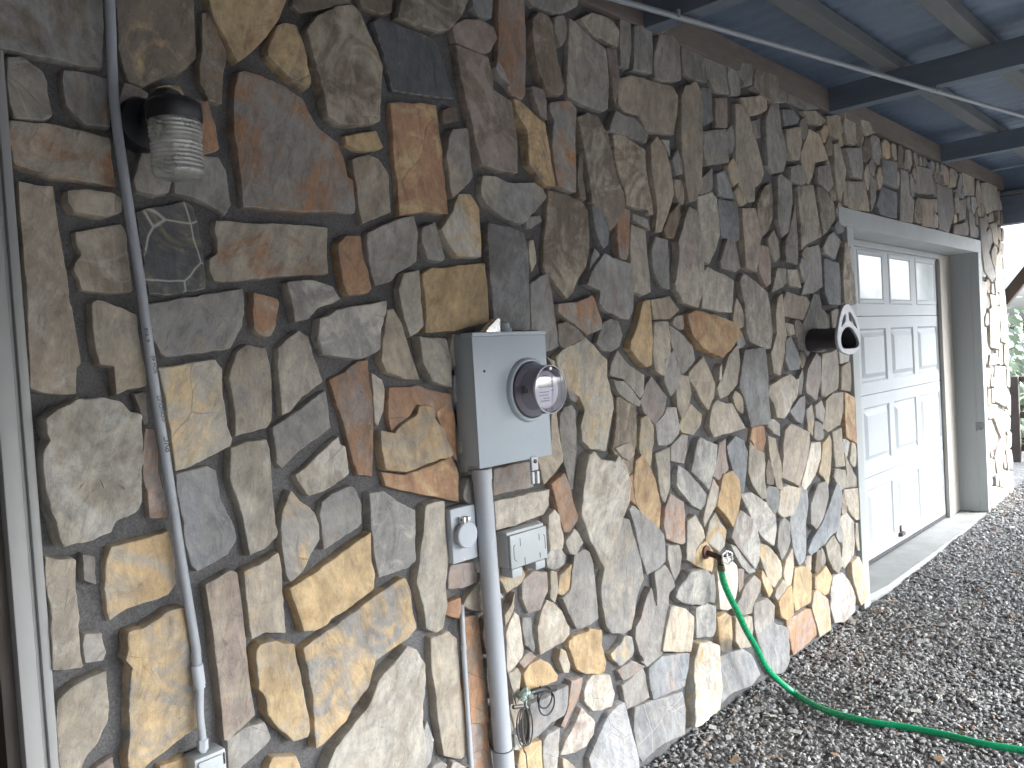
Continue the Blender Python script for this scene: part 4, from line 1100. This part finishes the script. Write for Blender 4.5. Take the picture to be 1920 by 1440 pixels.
PXs = [PY(1614, 660, DY).x]; pw = PY(1663, 660, DY).x - PXs[0]; pit = PY(1672, 660, DY).x - PXs[0]
cols = [PXs[0] - pit, PXs[0], PXs[0] + pit, PXs[0] + 2 * pit]
cols = [c for c in cols if c + pw < GX1 - 0.05 and c > XO0]
def raised(mb, x0, x1_, z0, z1, y, d1, d2):
    """stamped panel: groove ring then raised bevelled field"""
    def rect(k, yy): return [mb.bm.verts.new(p) for p in ((x0 + k, yy, z0 + k), (x1_ - k, yy, z0 + k), (x1_ - k, yy, z1 - k), (x0 + k, yy, z1 - k))]
    rs = [rect(0, y), rect(0.014, y + d1), rect(0.030, y + d1), rect(0.062, y + d2)]
    for a, b2 in zip(rs, rs[1:]):
        for i in range(4): mb.bm.faces.new((a[i], a[(i + 1) % 4], b2[(i + 1) % 4], b2[i]))
    mb.bm.faces.new(rs[-1])
for r_ in range(4):
    z0, z1 = zs[r_] + 0.002, zs[r_ + 1] - 0.003
    pz0, pz1 = z0 + 0.085, z1 - 0.085
    mb = MB(); xc = [XO0 + 0.004]; 
    for c in cols: xc += [c, c + pw]
    xc.append(GX1)
    zc = [z0, pz0, pz1, z1]
    for i in range(len(xc) - 1):
        for j in range(3):
            if j == 1 and i % 2 == 1: continue
            mb.bm.faces.new([mb.bm.verts.new(p) for p in ((xc[i], DY, zc[j]), (xc[i + 1], DY, zc[j]), (xc[i + 1], DY, zc[j + 1]), (xc[i], DY, zc[j + 1]))])
    # lips top and bottom
    for zz, dz in ((z0, 1), (z1, -1)):
        mb.bm.faces.new([mb.bm.verts.new(p) for p in ((xc[0], DY, zz), (xc[-1], DY, zz), (xc[-1], DY + 0.03, zz + 0.004 * -dz), (xc[0], DY + 0.03, zz + 0.004 * -dz))])
    bmesh.ops.remove_doubles(mb.bm, verts=mb.bm.verts, dist=0.0005)
    sec = mb.build('door_section', M['door'], gd)
    for ci, c in enumerate(cols):
        pm = MB()
        if r_ == 3:
            def fr(k, yy): return [pm.bm.verts.new(p) for p in ((c + k, yy, pz0 + k), (c + pw - k, yy, pz0 + k), (c + pw - k, yy, pz1 - k), (c + k, yy, pz1 - k))]
            q4 = [fr(0, DY), fr(0.008, DY - 0.005), fr(0.030, DY - 0.004), fr(0.042, DY + 0.003)]
            for a, b2 in zip(q4, q4[1:]):
                for i in range(4): pm.bm.faces.new((a[i], a[(i + 1) % 4], b2[(i + 1) % 4], b2[i]))
            f_ = pm.build('pane_frame', M['door'], sec)
            g_ = MB(); g_.box((c + 0.040, DY + 0.001, pz0 + 0.039), (c + pw - 0.04, DY + 0.008, pz1 - 0.04)); g_.build('pane', M['pane'], sec)
        else:
            raised(pm, c, c + pw, pz0, pz1, DY, 0.013, -0.004); pm.build('raised_panel', M['door'], sec)
MB().box((XO0 + 0.004, DY + 0.035, S0), (GX1, DY + 0.06, zs[-1])).build('door_back', M['recess'], gd)
MB().box((XO0 + 0.004, DY - 0.006, S0 - 0.03), (GX1, DY + 0.03, S0 - 0.001), 0.003).build('bottom_seal', M['rubber'], gd)
hp = PY(1687, 1000, DY)
MB().box((hp.x - 0.03, DY - 0.03, hp.z - 0.02), (hp.x + 0.05, DY - 0.001, hp.z + 0.01), 0.004).box((hp.x, DY - 0.012, hp.z + 0.011), (hp.x + 0.03, DY - 0.001, hp.z + 0.06), 0.003).build('handle', M['rail'], gd)
# sill slab
zsill = S0 - 0.032
s_a = PZ(1655, 1095, zsill); s_b = PZ(1834, 966, zsill); print('SILL', s_a, s_b, zsill)
mb = MB(); ysf = (s_a.y + s_b.y) / 2; ysf = min(max(ysf, -0.45), -0.08)
xa = s_a.x
pts = [(XO0 + 0.0005, DY + 0.1), (XO0 + 0.0005, -0.035), (xa - 0.12, -0.05), (xa, -0.062), (xa + 0.5, -0.056), (xa + 1.0, -0.06), (xa + 1.6, -0.052), (xa + 2.1, -0.056), (XO1 - 0.12, -0.045), (XO1 - 0.0005, -0.03), (XO1 - 0.0005, DY + 0.1)]
mb.prism([(x, y, zsill) for x, y in pts], (0, 0, -0.30)); bmesh.ops.recalc_face_normals(mb.bm, faces=mb.bm.faces)
o = mb.build('sill_slab', M['concrete']); tag(o, 'worn concrete slab under the garage door, meeting the gravel', 'slab')

# ------------------------------------------------------------------ electric meter box
YF = -0.124
def P(px, py, y): return PY(px, py, y)
tl, bl, br, tr_ = P(883, 623, YF), P(901, 879, YF), P(1033, 853, YF), P(1024, 620, YF)
bx0, bx1 = (tl.x + bl.x) / 2, (br.x + tr_.x) / 2; bz0, bz1 = (bl.z + br.z) / 2, (tl.z + tr_.z) / 2
print('BOX', bx0, bx1, bz0, bz1)
mbx = empty('meter_box', ((bx0 + bx1) / 2, 0, bz0), 'pale blue-grey steel electric meter box mounted on the stone wall', 'meter box')
MB().box((bx0 + 0.002, -0.03, bz0 + 0.006), (bx1 - 0.002, YF + 0.006, bz1 - 0.004), 0.004).build('enclosure', M['box'], mbx, 40)
MB().box((bx0, YF + 0.0055, bz0), (bx1, YF, bz1 - 0.014), 0.002).build('cover', M['box'], mbx, 40)
MB().box((bx0 - 0.001, YF - 0.004, bz1 - 0.0135), (bx1 + 0.001, YF + 0.05, bz1), 0.003).build('top_lip', M['box'], mbx, 40)
q = P(908, 696, YF); MB().lathe((q.x, YF, q.z), (0, -1, 0), (1, 0, 0), [(0.0045, 0), (0.004, .002), (0, .0025)], 12).build('screw', M['rubber'], mbx)
# round meter
mc = P(991, 731, YF); MR = 0.098
ml = MB().lathe((mc.x, YF, mc.z), (0, -1, 0), (1, 0, 0), [(MR + .008, 0), (MR + .006, .010), (MR + .003, .015), (MR - .001, .017), (MR - .004, .016), (MR - .006, .010), (MR - .007, .004)], 64)
ml.build('meter_ring', M['box'], mbx, 50)
rd = empty('electric_meter', (mc.x, YF, mc.z), 'round glass electric meter with a small grey display, on the meter box', 'electric meter')
MB().lathe((mc.x, YF, mc.z), (0, -1, 0), (1, 0, 0), [(0, .004), (0.089, .004), (0.087, .018), (0.068, .024), (0.062, .050), (0.0615, .074), (0.0, .074)], 64).build('meter_body', M['meter_body'], rd, 40)
MB().lathe((mc.x, YF - 0.0745, mc.z), (0, -1, 0), (1, 0, 0), [(0.060, 0), (0.060, .001), (0, .001)], 48).build('face_plate', M['meter_face'], rd, 40)
f0 = YF - 0.0758
MB().box((mc.x - 0.036, f0 - .001, mc.z + 0.006), (mc.x + 0.034, f0 + .0005, mc.z + 0.029), 0.001).build('display', M['lcd'], rd)
ink2 = worn('face_ink', (0.22, 0.22, 0.27), None, 0.6, scale=150, amt=.9)
for k, (dx, dz, wd) in enumerate([(-.01, -.008, .05), (-.012, -.018, .045), (.0, -.028, .03), (-.008, -.036, .04), (.03, -.004, .012), (0.0, .045, .03)]):
    MB().box((mc.x + dx - wd / 2, f0 - .0004, mc.z + dz - .0016), (mc.x + dx + wd / 2, f0 + .0003, mc.z + dz + .0016)).build('printing_line', ink2, rd)
MB().box((mc.x - 0.030, f0 - .0006, mc.z - 0.052), (mc.x + 0.022, f0 + .0003, mc.z - 0.041)).build('name_tag', M['plastic_clear'], rd)
MB().box((mc.x - 0.074, YF - .052, mc.z - 0.006), (mc.x - 0.060, YF - .036, mc.z + 0.016), .001).build('side_port', M['black'], rd)
MB().lathe((mc.x, YF, mc.z), (0, -1, 0), (1, 0, 0), [(0.092, .006), (0.090, .020), (0.083, .028), (0.0795, .060), (0.0765, .090), (0.0745, .0955), (0.069, .097), (0.0, .099)], 72).build('glass_dome', M['dome'], rd, 50)
MB().lathe((mc.x, YF - .0925, mc.z), (0, -1, 0), (1, 0, 0), [(0.0775, 0), (0.0785, .002), (0.0775, .005), (0.0755, .0052), (0.0755, 0)], 72).build('dome_rim', M['plastic_clear'], rd, 50)
MB().lathe((mc.x, YF - .098, mc.z + .067), (0, -1, 0), (1, 0, 0), [(0.006, 0), (0.006, .003), (0.003, .004), (0, .004)], 16).build('rivet', M['steel'], rd, 50)
# cable clamp on top of the box
c0 = P(905, 618, -0.075); c1 = P(932, 605, -0.075)
mb = MB(); zt = bz1
mb.prism([(c0.x - .01, -.10, zt + .001), (c0.x + .055, -.10, zt + .001), (c0.x + .056, -.10, zt + .042), (c0.x + .046, -.10, zt + .044), (c0.x + .0, -.10, zt + .012)], (0, .03, 0))
o = mb.build('cable_clamp', M['steel']); tag(o, 'small bright wedge-shaped clamp lying on top of the meter box', 'clamp')
mb = MB().lathe((c0.x + .115, -0.06, zt), (0, 0, 1), (1, 0, 0), [(0.026, 0), (0.026, .012), (0.02, .014), (0.018, .03), (0, .034)], 24)
mb.build('conduit_hub', M['box'], mbx, 40)
# latch and seal under the right corner
hz = P(1000, 858, YF)
lt = empty('latch', hz, 'small steel latch with a clear seal hanging under the right corner of the meter box', 'latch')
MB().box((hz.x - .016, YF + .004, hz.z - .042), (hz.x + .016, YF - .006, hz.z + .004), .002).build('hasp', M['hanger'], lt)
MB().lathe((hz.x, YF - .0065, hz.z - .012), (0, -1, 0), (1, 0, 0), [(0.007, 0), (0.007, .003), (0, .004)], 16).build('rivet', M['rubber'], lt)
MB().box((hz.x - .018, YF + .002, hz.z - .085), (hz.x - .007, YF - .008, hz.z - .046), .002).box((hz.x + .006, YF + .002, hz.z - .087), (hz.x + .018, YF - .008, hz.z - .046), .002).build('seal', M['plastic_clear'], lt)

# ------------------------------------------------------------------ pipes
def pipe_pts(pts, y): return [PY(px, py, yy) for (px, py, yy) in [(p + (y,) if len(p) == 2 else p) for p in pts]]
bp_ = empty('service_pipe', P(946, 1440, -.085), 'thick pale grey plastic pipe dropping from the meter box to the ground', 'pipe')
pa, pb = P(903, 884, -.085), P(946, 1442, -.085); dirp = (pb - pa).normalized(); gend = pb + dirp * ((pb.z + 0.1) / -dirp.z)
MB().tube([pa + dirp * .02, gend], 0.0295, 40).build('pipe_run', M['pipe'], bp_, 40)
MB().tube([pa - dirp * .008, pa + dirp * .025], 0.0325, 40).build('pipe_hub', M['pipe'], bp_, 40)
pc = P(943, 1404, -.085); MB().tube([pc, pc + dirp * .002, pc + dirp * .0021, pc + dirp * .17], [.0298, .0298, .0335, .0335], 40).build('pipe_coupling', M['pipe'], bp_, 40)
MB().tube([pc - dirp * .0012, pc + dirp * .0012], 0.0305, 40).build('joint_ring', M['rubber'], bp_, 40)
tp_ = empty('thin_pipe', P(883, 1440, -.05), 'thin grey plastic pipe left of the thick service pipe', 'pipe')
tps = [P(866, 1135, -.03), P(867, 1165, -.05), P(870, 1230, -.055), P(878, 1350, -.055), P(884, 1442, -.055)]
e_ = (tps[-1] - tps[-2]).normalized(); tps.append(tps[-1] + e_ * 1.3)
MB().tube(smooth_path(tps, 6), 0.0075, 16).build('pipe_run', M['pipe'], tp_, 40)
j = P(868.5, 1210, -.055); MB().tube([j, j - Vector((0, 0, .014))], 0.0095, 16).build('pipe_coupling', M['pipe'], tp_, 40)
# tall conduit left
tc_ = empty('tall_conduit', P(371, 1240, -.07), 'tall weathered grey conduit with faint black printing, ending at the low outlet box', 'conduit')
cp = pipe_pts([(206, 0), (214, 187), (235.5, 350), (262.5, 525), (286, 700), (314, 880), (342.5, 1065), (367, 1215)], -.066)
top_d = (cp[0] - cp[1]).normalized(); cp = [cp[0] + top_d * ((BZ - .0 - cp[0].z) / top_d.z)] + cp
MB().tube(smooth_path(cp, 10), 0.0108, 28).build('conduit_run', M['conduit'], tc_, 50)
k0, k1 = P(369, 1246, -.068), P(375, 1290, -.068)
MB().tube([cp[-1], k0 + (k1 - k0) * .2], 0.0108, 28).build('conduit_end', M['conduit'], tc_, 40)
MB().tube([k0, k0 + (k1 - k0) * .86, k0 + (k1 - k0) * .88, k1], [.0135, .0135, .0118, .0118], 28).build('coupling', M['cover2'], tc_, 40)
k2 = P(380, 1402, -.068)
MB().tube(smooth_path([k1, P(375, 1340, -.07), P(379, 1378, -.068), k2 - Vector((0, 0, .01))], 6), 0.0088, 20).build('lower_tube', M['pipe'], tc_, 40)
MB().tube([P(380, 1386, -.068), k2 - Vector((0, 0, .004))], 0.0125, 6).build('connector', M['cover2'], tc_, 30)
# printing on the conduit, read from the ground up
for (p0, p1, s) in (((265, 606), (276, 652), 'E 3/4'), ((279, 662), (286, 706), 'SCH 40'), ((290, 740), (301, 792), 'CONDUIT'), ((304, 815), (310, 850), 'PVC')):
    a = P(p0[0] + 1.5, p0[1], -.066); b_ = P(p1[0] + 1.5, p1[1], -.066); d = (a - b_).normalized()
    nv = Vector((0.0, -1.0, 0.0)); nv = (nv - d * nv.dot(d)).normalized()
    nv = (nv + 0.25 * d.cross(nv)).normalized(); c = (a + b_) / 2 + nv * 0.0110
    ay = nv.cross(d)
    o = lettering('printing', s, (a - b_).length / max(len(s), 3) * 1.45, c, d, ay, M['ink'], tc_)

# ------------------------------------------------------------------ outlet covers
def plate(name, mat, parent, tl, tr, br, bl, y, depth, bev=.003):
    a, b_, c, d = P(*tl, y), P(*tr, y), P(*br, y), P(*bl, y)
    x0, x1 = (a.x + d.x) / 2, (b_.x + c.x) / 2; z1, z0 = (a.z + b_.z) / 2, (c.z + d.z) / 2
    MB().box((x0, y, z0), (x1, y + depth, z1), bev).build(name, mat, parent, 40); return x0, x1, z0, z1
oc = empty('round_lid_outlet', P(870, 1000, -.07), 'single outlet box with a round flip lid, left of the thick pipe', 'outlet cover')
x0, x1, z0, z1 = plate('box_body', M['cover2'], oc, (844, 957), (890.5, 944), (896, 1044), (851, 1059), -.072, .052)
lc_ = P(878, 1003, -.098); rl = 0.0405
MB().lathe((lc_.x, -.084, lc_.z), (0, -1, 0), (1, 0, 0), [(rl - .004, -.011), (rl - .004, 0), (rl, .002), (rl + .0005, .012), (rl - .002, .0145), (0, .0155)], 48).build('flip_lid', M['cover2'], oc, 40)
hx, hzz = lc_.x, lc_.z + rl + .004
MB().box((hx - .016, -.0725, hzz - .012), (hx - .005, -.100, hzz + .012), .003).box((hx + .005, -.0725, hzz - .010), (hx + .018, -.096, hzz + .010), .003).build('hinge', M['steel'], oc, 40)
MB().tube([(hx - .018, -.090, hzz + .004), (hx + .020, -.090, hzz + .004)], .0035, 12).build('hinge_pin', M['wire'], oc, 40)
MB().lathe((hx, -.0725, z0 + .007), (0, -1, 0), (1, 0, 0), [(.0035, 0), (.003, .0015), (0, .002)], 12).build('screw', M['steel'], oc)
dc = empty('double_outlet_cover', P(990, 1030, -.09), 'wide grey weatherproof outlet cover with two cord hoods, right of the thick pipe', 'outlet cover')
yq = -.098
x0, x1, z0, z1 = plate('lid', M['cover'], dc, (956, 1006), (1024, 985), (1027.5, 1045), (960, 1069), yq, .012, .004)
MB().box((x0 - .002, yq + .0125, z0 - .001), (x1 + .002, -.03, z1 + .010), .006).build('box_body', M['cover'], dc, 40)
W_ = x1 - x0
for fx in (0.02, 0.66):
    MB().box((x0 + W_ * fx, yq + .002, z0 - .030), (x0 + W_ * (fx + .27), -.045, z0 - .0015), .003).build('cord_hood', M['cover'], dc, 40)
g = .0012; grm = worn('groove', (0.10, 0.105, 0.11), None, .6)
def gro(a, b_): MB().tube([Vector((a[0], yq - .0002, a[1])), Vector((b_[0], yq - .0002, b_[1]))], g, 6).build('groove', grm, dc)
u = lambda t: x0 + W_ * t
h_ = z1 - z0; v_ = lambda t: z0 + h_ * t
for a, b_ in (((.08, .28), (.08, .66)), ((.08, .28), (.14, .20)), ((.94, .30), (.94, .70)), ((.94, .70), (.90, .76)), ((.26, .62), (.26, .86)), ((.36, .02), (.36, .25)), ((.78, .08), (.78, .24)), ((.78, .62), (.78, .82)), ((.08, .66), (.12, .70))):
    gro((u(a[0]), v_(a[1])), (u(b_[0]), v_(b_[1])))
lb = empty('low_outlet_box', P(395, 1435, -.08), 'pale grey outlet box at the foot of the tall conduit', 'outlet box')
a = P(364.5, 1424.6, -.088); b_ = P(423, 1401, -.088); z1 = (a.z + b_.z) / 2 - .002; W2 = b_.x - a.x
MB().box((a.x, -.088, z1 - .125), (b_.x, -.03, z1), .004).build('box_body', M['cover'], lb, 40)
MB().box((a.x + .006, -.0945, z1 - .117), (b_.x - .010, -.0885, z1 - .008), .003).build('lid', M['cover'], lb, 40)
MB().box((b_.x - .0075, -.091, z1 - .035), (b_.x - .004, -.0885, z1 - .008), .001).build('hinge', M['rubber'], lb, 40)
MB().tube([(a.x + .02, -.0945, z1 - .034), (b_.x - .025, -.0945, z1 - .026)], .0012, 6).build('groove', M['pipe'], lb)

# ------------------------------------------------------------------ jelly-jar wall lamp
jy = -.19; jt = P(329, 216, jy); jb = P(333, 334, jy); jx = (jt.x + jb.x) / 2
jr = (P(374, 275, jy) - P(286, 275, jy)).length * .5 * .86
hj = jt.z - jb.z; print('JAR r', jr, 'h', hj, 'x', jx)
jr = .054
la = empty('jar_lamp', (jx, jy, jt.z), 'unlit jelly-jar wall lamp with clear ribbed glass and black cap', 'wall lamp')
bcn = P(268, 205, -.06)
MB().lathe((jx - .006, -.03, jt.z + .01), (0, -1, 0), (1, 0, 0), [(.062, 0), (.062, .022), (.055, .034), (.03, .04), (0, .04)], 40).build('back_plate', M['black'], la, 40)
MB().tube(smooth_path([(jx - .004, -.06, jt.z + .012), (jx - .002, -.10, jt.z + .034), (jx, -.15, jt.z + .045), (jx, jy, jt.z + .030)], 8), .024, 20).build('arm', M['black'], la, 50)
MB().lathe((jx, jy, jt.z - .004), (0, 0, 1), (1, 0, 0), [(jr + .001, -.012), (jr + .004, -.008), (jr + .004, .024), (jr - .006, .034), (0, .036)], 48).build('cap', M['black'], la, 40)
prof = []
H = hj
for i in range(0, 61):
    t = i / 60; z = -t * H; r = jr * (0.93 if t < .03 else 1.0) + (0.0011 * math.sin(t * 2 * math.pi * 15) if .06 < t < .88 else 0)
    if t > .4: r *= 0.985
    if .38 < t < .44: r -= 0.002
    if t > .90: r *= math.sqrt(max(0.0, 1 - ((t - .90) / .103) ** 2)) * .35 + .65
    prof.append((r, z))
prof.append((0, -H * 1.002))
MB().lathe((jx, jy, jt.z), (0, 0, 1), (1, 0, 0), prof, 56).build('glass_jar', M['jar'], la, 50)
MB().lathe((jx, jy, jt.z), (0, 0, 1), (1, 0, 0), [(.02, 0), (.02, -.024), (.027, -.032), (.031, -.045), (.031, -.054), (.024, -.066), (.0, -.070)], 32).build('bulb', M['porcelain'], la, 60)

# ------------------------------------------------------------------ hose hanger
hy = -.22; S = 11.077
def HP(x, y): q_ = PY(1500 + x / S, 550 + y / S, hy); return (q_.x, q_.z)
def loop(pts, n=5):
    v = [Vector((*HP(*p), 0)) for p in pts]; m_ = len(v); out = []
    for i in range(m_):
        p0, p1, p2, p3 = v[i - 1], v[i], v[(i + 1) % m_], v[(i + 2) % m_]
        for k in range(n):
            t = k / n; c = 0.5 * ((2 * p1) + (p2 - p0) * t + (2 * p0 - 5 * p1 + 4 * p2 - p3) * t * t + (3 * p1 - p0 - 3 * p2 + p3) * t ** 3); out.append((c.x, c.y))
    return out
outer = loop([(960, 232), (1030, 280), (1100, 400), (1160, 560), (1205, 750), (1225, 900), (1222, 1060), (1180, 1160), (1100, 1240), (990, 1262), (900, 1235), (820, 1180), (770, 1050), (755, 850), (780, 650), (810, 480), (850, 340), (900, 258)])
big = loop([(980, 690), (1050, 720), (1120, 820), (1180, 930), (1205, 1040), (1175, 1120), (1100, 1148), (950, 1160), (865, 1140), (828, 1050), (820, 930), (840, 830), (870, 770), (920, 710)])
lh = loop([(920, 415), (925, 570), (900, 620), (850, 700), (832, 730), (840, 620), (868, 500)], 3)
rh = loop([(978, 400), (1010, 378), (1060, 450), (1120, 570), (1172, 750), (1110, 690), (1050, 620), (1000, 570), (985, 500)], 3)
hc = PY(1590, 625, hy)
hh = empty('hose_hanger', (hc.x, -.04, hc.z), 'wall-mounted hose hanger with a pale pointed front ring and dark saddle, beside the garage door', 'hose hanger')
curve_fill('front_ring', [outer, big, lh, rh], (0, hy, 0), (1, 0, 0), (0, 0, 1), .010, M['hanger'], hh, .003)
mb = MB(); tube_l = big
n_ = len(tube_l); cxm = sum(p[0] for p in tube_l) / n_; czm = sum(p[1] for p in tube_l) / n_
rings = []
for yy, k in ((hy + .006, 1.0), (hy + .06, .96), (-.10, .96), (-.035, 1.06), (-.035, .98), (-.10, .90), (hy + .06, .90), (hy + .006, .94)):
    rings.append([mb.bm.verts.new((cxm + (p[0] - cxm) * k, yy, czm + (p[1] - czm) * k)) for p in tube_l])
for a, b_ in zip(rings, rings[1:] + rings[:1]):
    for i in range(n_): mb.bm.faces.new((a[i], b_[i], b_[(i + 1) % n_], a[(i + 1) % n_]))
mb.build('saddle', M['hanger_dark'], hh, 50)

# ------------------------------------------------------------------ hose bib and hose
hb = P(1346, 1043, -.10)
bib = empty('hose_bib', (hb.x, -.04, hb.z), 'tarnished brass garden tap on the lower wall', 'tap')
wl = Vector((hb.x - .0, -.03, hb.z + .012)); 
MB().tube([wl, (hb.x, -.075, hb.z + .004), hb], [.014, .013, .015], 16).build('tap_body', M['brass'], bib, 40)
MB().lathe((wl.x, -.042, wl.z), (0, -1, 0), (1, 0, 0), [(.03, 0), (.03, .006), (.016, .008), (0, .008)], 24).build('flange', M['rust'], bib, 40)
st_ = hb + Vector((.0, -.01, .0)); hw = P(1364, 1045, -.16)
MB().tube([hb, hw], [.010, .006], 12).build('tap_stem', M['brass'], bib, 40)
ax_ = (hw - hb).normalized(); sd2 = Vector((0, 0, 1))
wh = MB(); u1 = (sd2 - ax_ * sd2.dot(ax_)).normalized(); u2 = ax_.cross(u1)
wh.tube([hw + (u1 * math.cos(t) + u2 * math.sin(t)) * .026 * (1 + .08 * math.cos(6 * t)) for t in [2 * math.pi * k / 36 for k in range(37)]], .0042, 8, False)
for k in range(4): wh.tube([hw, hw + (u1 * math.cos(k * math.pi / 2) + u2 * math.sin(k * math.pi / 2)) * .026], .003, 6)
wh.build('tap_wheel', M['steel'], bib, 40)
sp_ = P(1351, 1060, -.125)
MB().tube([hb, (hb + sp_) / 2 + Vector((0, -.004, .004)), sp_], [.013, .0125, .013], 14).build('spout', M['brass'], bib, 40)
MB().tube([sp_, sp_ - Vector((-.004, .002, .026))], .017, 8).build('hose_coupling', M['brass'], bib, 30)
hr = .0142
g0 = PG(1470, 1292, hr); print('HOSE ground', g0, PG(1445, 1270, hr), PG(1920, 1408, hr))
hpts = [sp_, P(1356, 1088, -.13), P(1367, 1116, -.137), P(1382, 1146, -.142), P(1398, 1180, -.147), P(1417, 1213, -.152), P(1436, 1250, -.158), P(1459, 1275, -.178)]
for (a, b_) in [(1490, 1300), (1521, 1319), (1552, 1333), (1594, 1345), (1640, 1355), (1690, 1362), (1765, 1376), (1840, 1394), (1920, 1407), (2080, 1432), (2300, 1470)]:
    hpts.append(PG(a, b_, hr + .010))
o = MB().tube(smooth_path(hpts, 12), hr, 20).build('garden_hose', M['hose'], None, 60)
tag(o, 'bright green garden hose hanging from the tap and lying across the gravel', 'hose')

# ------------------------------------------------------------------ ground wire coil and cable loop by the thick pipe
wy = -.075
gw = empty('ground_wire', P(968, 1320, wy), 'coiled grey ground wire tied up beside the thick pipe', 'wire')
MB().tube(smooth_path([P(949, 1250, -.07), P(953, 1268, wy), P(960, 1292, wy), P(969, 1325, wy)], 6), .0022, 8).build('lead_wire', M['wire'], gw, 60)
mb = MB(); cc = P(979, 1358, wy)
for k, (rw, off) in enumerate(((.030, 0), (.024, .004), (.034, -.003), (.018, .006), (.028, .008))):
    pts = []
    for i in range(33):
        t = 2 * math.pi * i / 32; pts.append(Vector((cc.x + off + rw * math.cos(t) * .9, wy - .004 * k, cc.z - .004 + (.056 + .003 * k) * math.sin(t) + .004 * math.sin(2 * t + k))))
    mb.tube(pts, .0023, 8, False)
mb.build('wire_coil', M['wire'], gw, 60)
MB().tube([P(962, 1326, wy - .01), P(980, 1324, wy - .016)], .0065, 10).build('wire_tie', M['wire'], gw, 40)
MB().tube(smooth_path([P(980, 1388, wy), P(983, 1410, wy), P(989, 1442, wy), P(992, 1470, wy) - Vector((0, 0, .5))], 5), .0022, 8).build('tail_wire', M['wire'], gw, 60)
gcx = P(978, 1308, -.08)
gc = empty('ground_clamp', gcx, 'whitish-green corroded ground clamp with bare wire ends beside the thick pipe', 'clamp')
MB().obox(gcx + Vector((.012, 0, .006)), Vector((.9, 0, .35)).normalized(), Vector((0, 1, 0)), Vector((-.35, 0, .9)).normalized(), .022, .014, .010, .003).build('clamp_body', M['verdigris'], gc, 40)
MB().tube([gcx + Vector((.018, -.016, .0)), gcx + Vector((.022, -.030, .002))], .008, 6).build('clamp_bolt', M['steel'], gc, 30)
MB().tube(smooth_path([gcx + Vector((-.026, -.004, -.004)), gcx + Vector((-.012, -.02, .012)), gcx + Vector((.0, -.02, .004)), gcx + Vector((.006, -.02, .03)), gcx + Vector((.014, -.012, .034))], 6), .0028, 8).build('bare_wire', M['verdigris'], gc, 60)
MB().tube(smooth_path([gcx + Vector((.006, -.016, -.006)), gcx + Vector((.0, -.018, -.02)), gcx + Vector((.01, -.016, -.034))], 6), .0025, 8).build('bare_wire', M['verdigris'], gc, 60)
cl = empty('cable_loop', P(1015, 1295, -.08), 'black cable stub with a double loop hanging on the stones', 'cable')
MB().tube(smooth_path([P(988, 1303, -.08), P(1000, 1297, -.085), P(1020, 1293, -.08), P(1040, 1290, -.06)], 6), [.011] * 19, 12).build('cable_stub', M['rubber'], cl, 60)
MB().tube([P(1013, 1293, -.09), P(1013, 1286, -.09)], .003, 8).build('tie', M['rubber'], cl)
mb = MB()
for (px, py, rr_, dy) in ((1022, 1307, .036, -.092), (1025, 1318, .040, -.098)):
    q0 = P(px, py, dy); mb.tube([Vector((q0.x + rr_ * math.cos(t), dy + .003 * math.sin(t), q0.z + rr_ * .98 * math.sin(t))) for t in [2 * math.pi * k / 40 for k in range(41)]], .0028, 8, False)
mb.build('loop', M['rubber'], cl, 60)

# ------------------------------------------------------------------ beyond the end of the wall: rail fence, bushes, bright field
fx = 11.0
fe = empty('rail_fence', (fx, 0, 0), 'dark wooden rail fence beyond the end of the wall', 'fence')
for (ya, yb) in ((706, 716), (772, 784), (832, 846)):
    za, z_b = PX(1909, ya, fx).z, PX(1909, yb, fx).z
    MB().box((fx, -3.5, z_b), (fx + .04, 1.5, za), .004).build('rail', M['rail'], fe)
py_ = PX(1903, 780, fx - .05)
for yy in (py_.y, py_.y - 2.2, 1.4):
    MB().box((fx - .055, yy - .045, -.3), (fx - .0005, yy + .045, PX(1903, 706, fx).z), .004).build('post', M['rail'], fe)
def bush(x, y, z, r, n, label, trunk=True):
    rng = random.Random(int(x * 100 + y * 10)); b0 = empty('bush', (x, y, gz(9)), label, 'bush', 'bushes beyond the rail fence')
    mb = MB()
    for _ in range(n):
        d = Vector((rng.gauss(0, 1), rng.gauss(0, 1), rng.gauss(0, 1))).normalized() * (rng.random() ** .4) * r; p = Vector((x, y, z)) + Vector((d.x, d.y, d.z * .9))
        if noise.noise(p * 1.6) < -.12: continue
        a = Vector((rng.gauss(0, 1), rng.gauss(0, 1), rng.gauss(0, 1))).normalized(); b_ = a.orthogonal().normalized(); c = a.cross(b_); s_ = rng.uniform(.05, .11)
        vs = [mb.bm.verts.new(p + q * s_) for q in (b_, c * .45, -b_, -c * .45)]; mb.bm.faces.new(vs)
    mb.build('crown', M['foliage'], b0)
    tr2 = MB()
    for k in range(4): tr2.tube([(x, y, gz(9) - .1), (x + rng.uniform(-.4, .4) * r, y + rng.uniform(-.4, .4) * r, z)], [.04, .012], 8)
    tr2.build('trunk', M['rail'], b0)
for i, (px, py, X_, r, n, lb_) in enumerate(((1912, 770, 14.0, .55, 900, 'loose green bush seen between the upper fence rails'), (1914, 828, 12.6, .35, 600, 'low dense green bush seen between the lower fence rails'),
                                        (1960, 700, 17, 1.6, 2500, 'tall pale green bush outside the frame beyond the fence'))):
    q = PX(px, py, X_); bush(q.x, q.y, q.z, r, n, lb_)
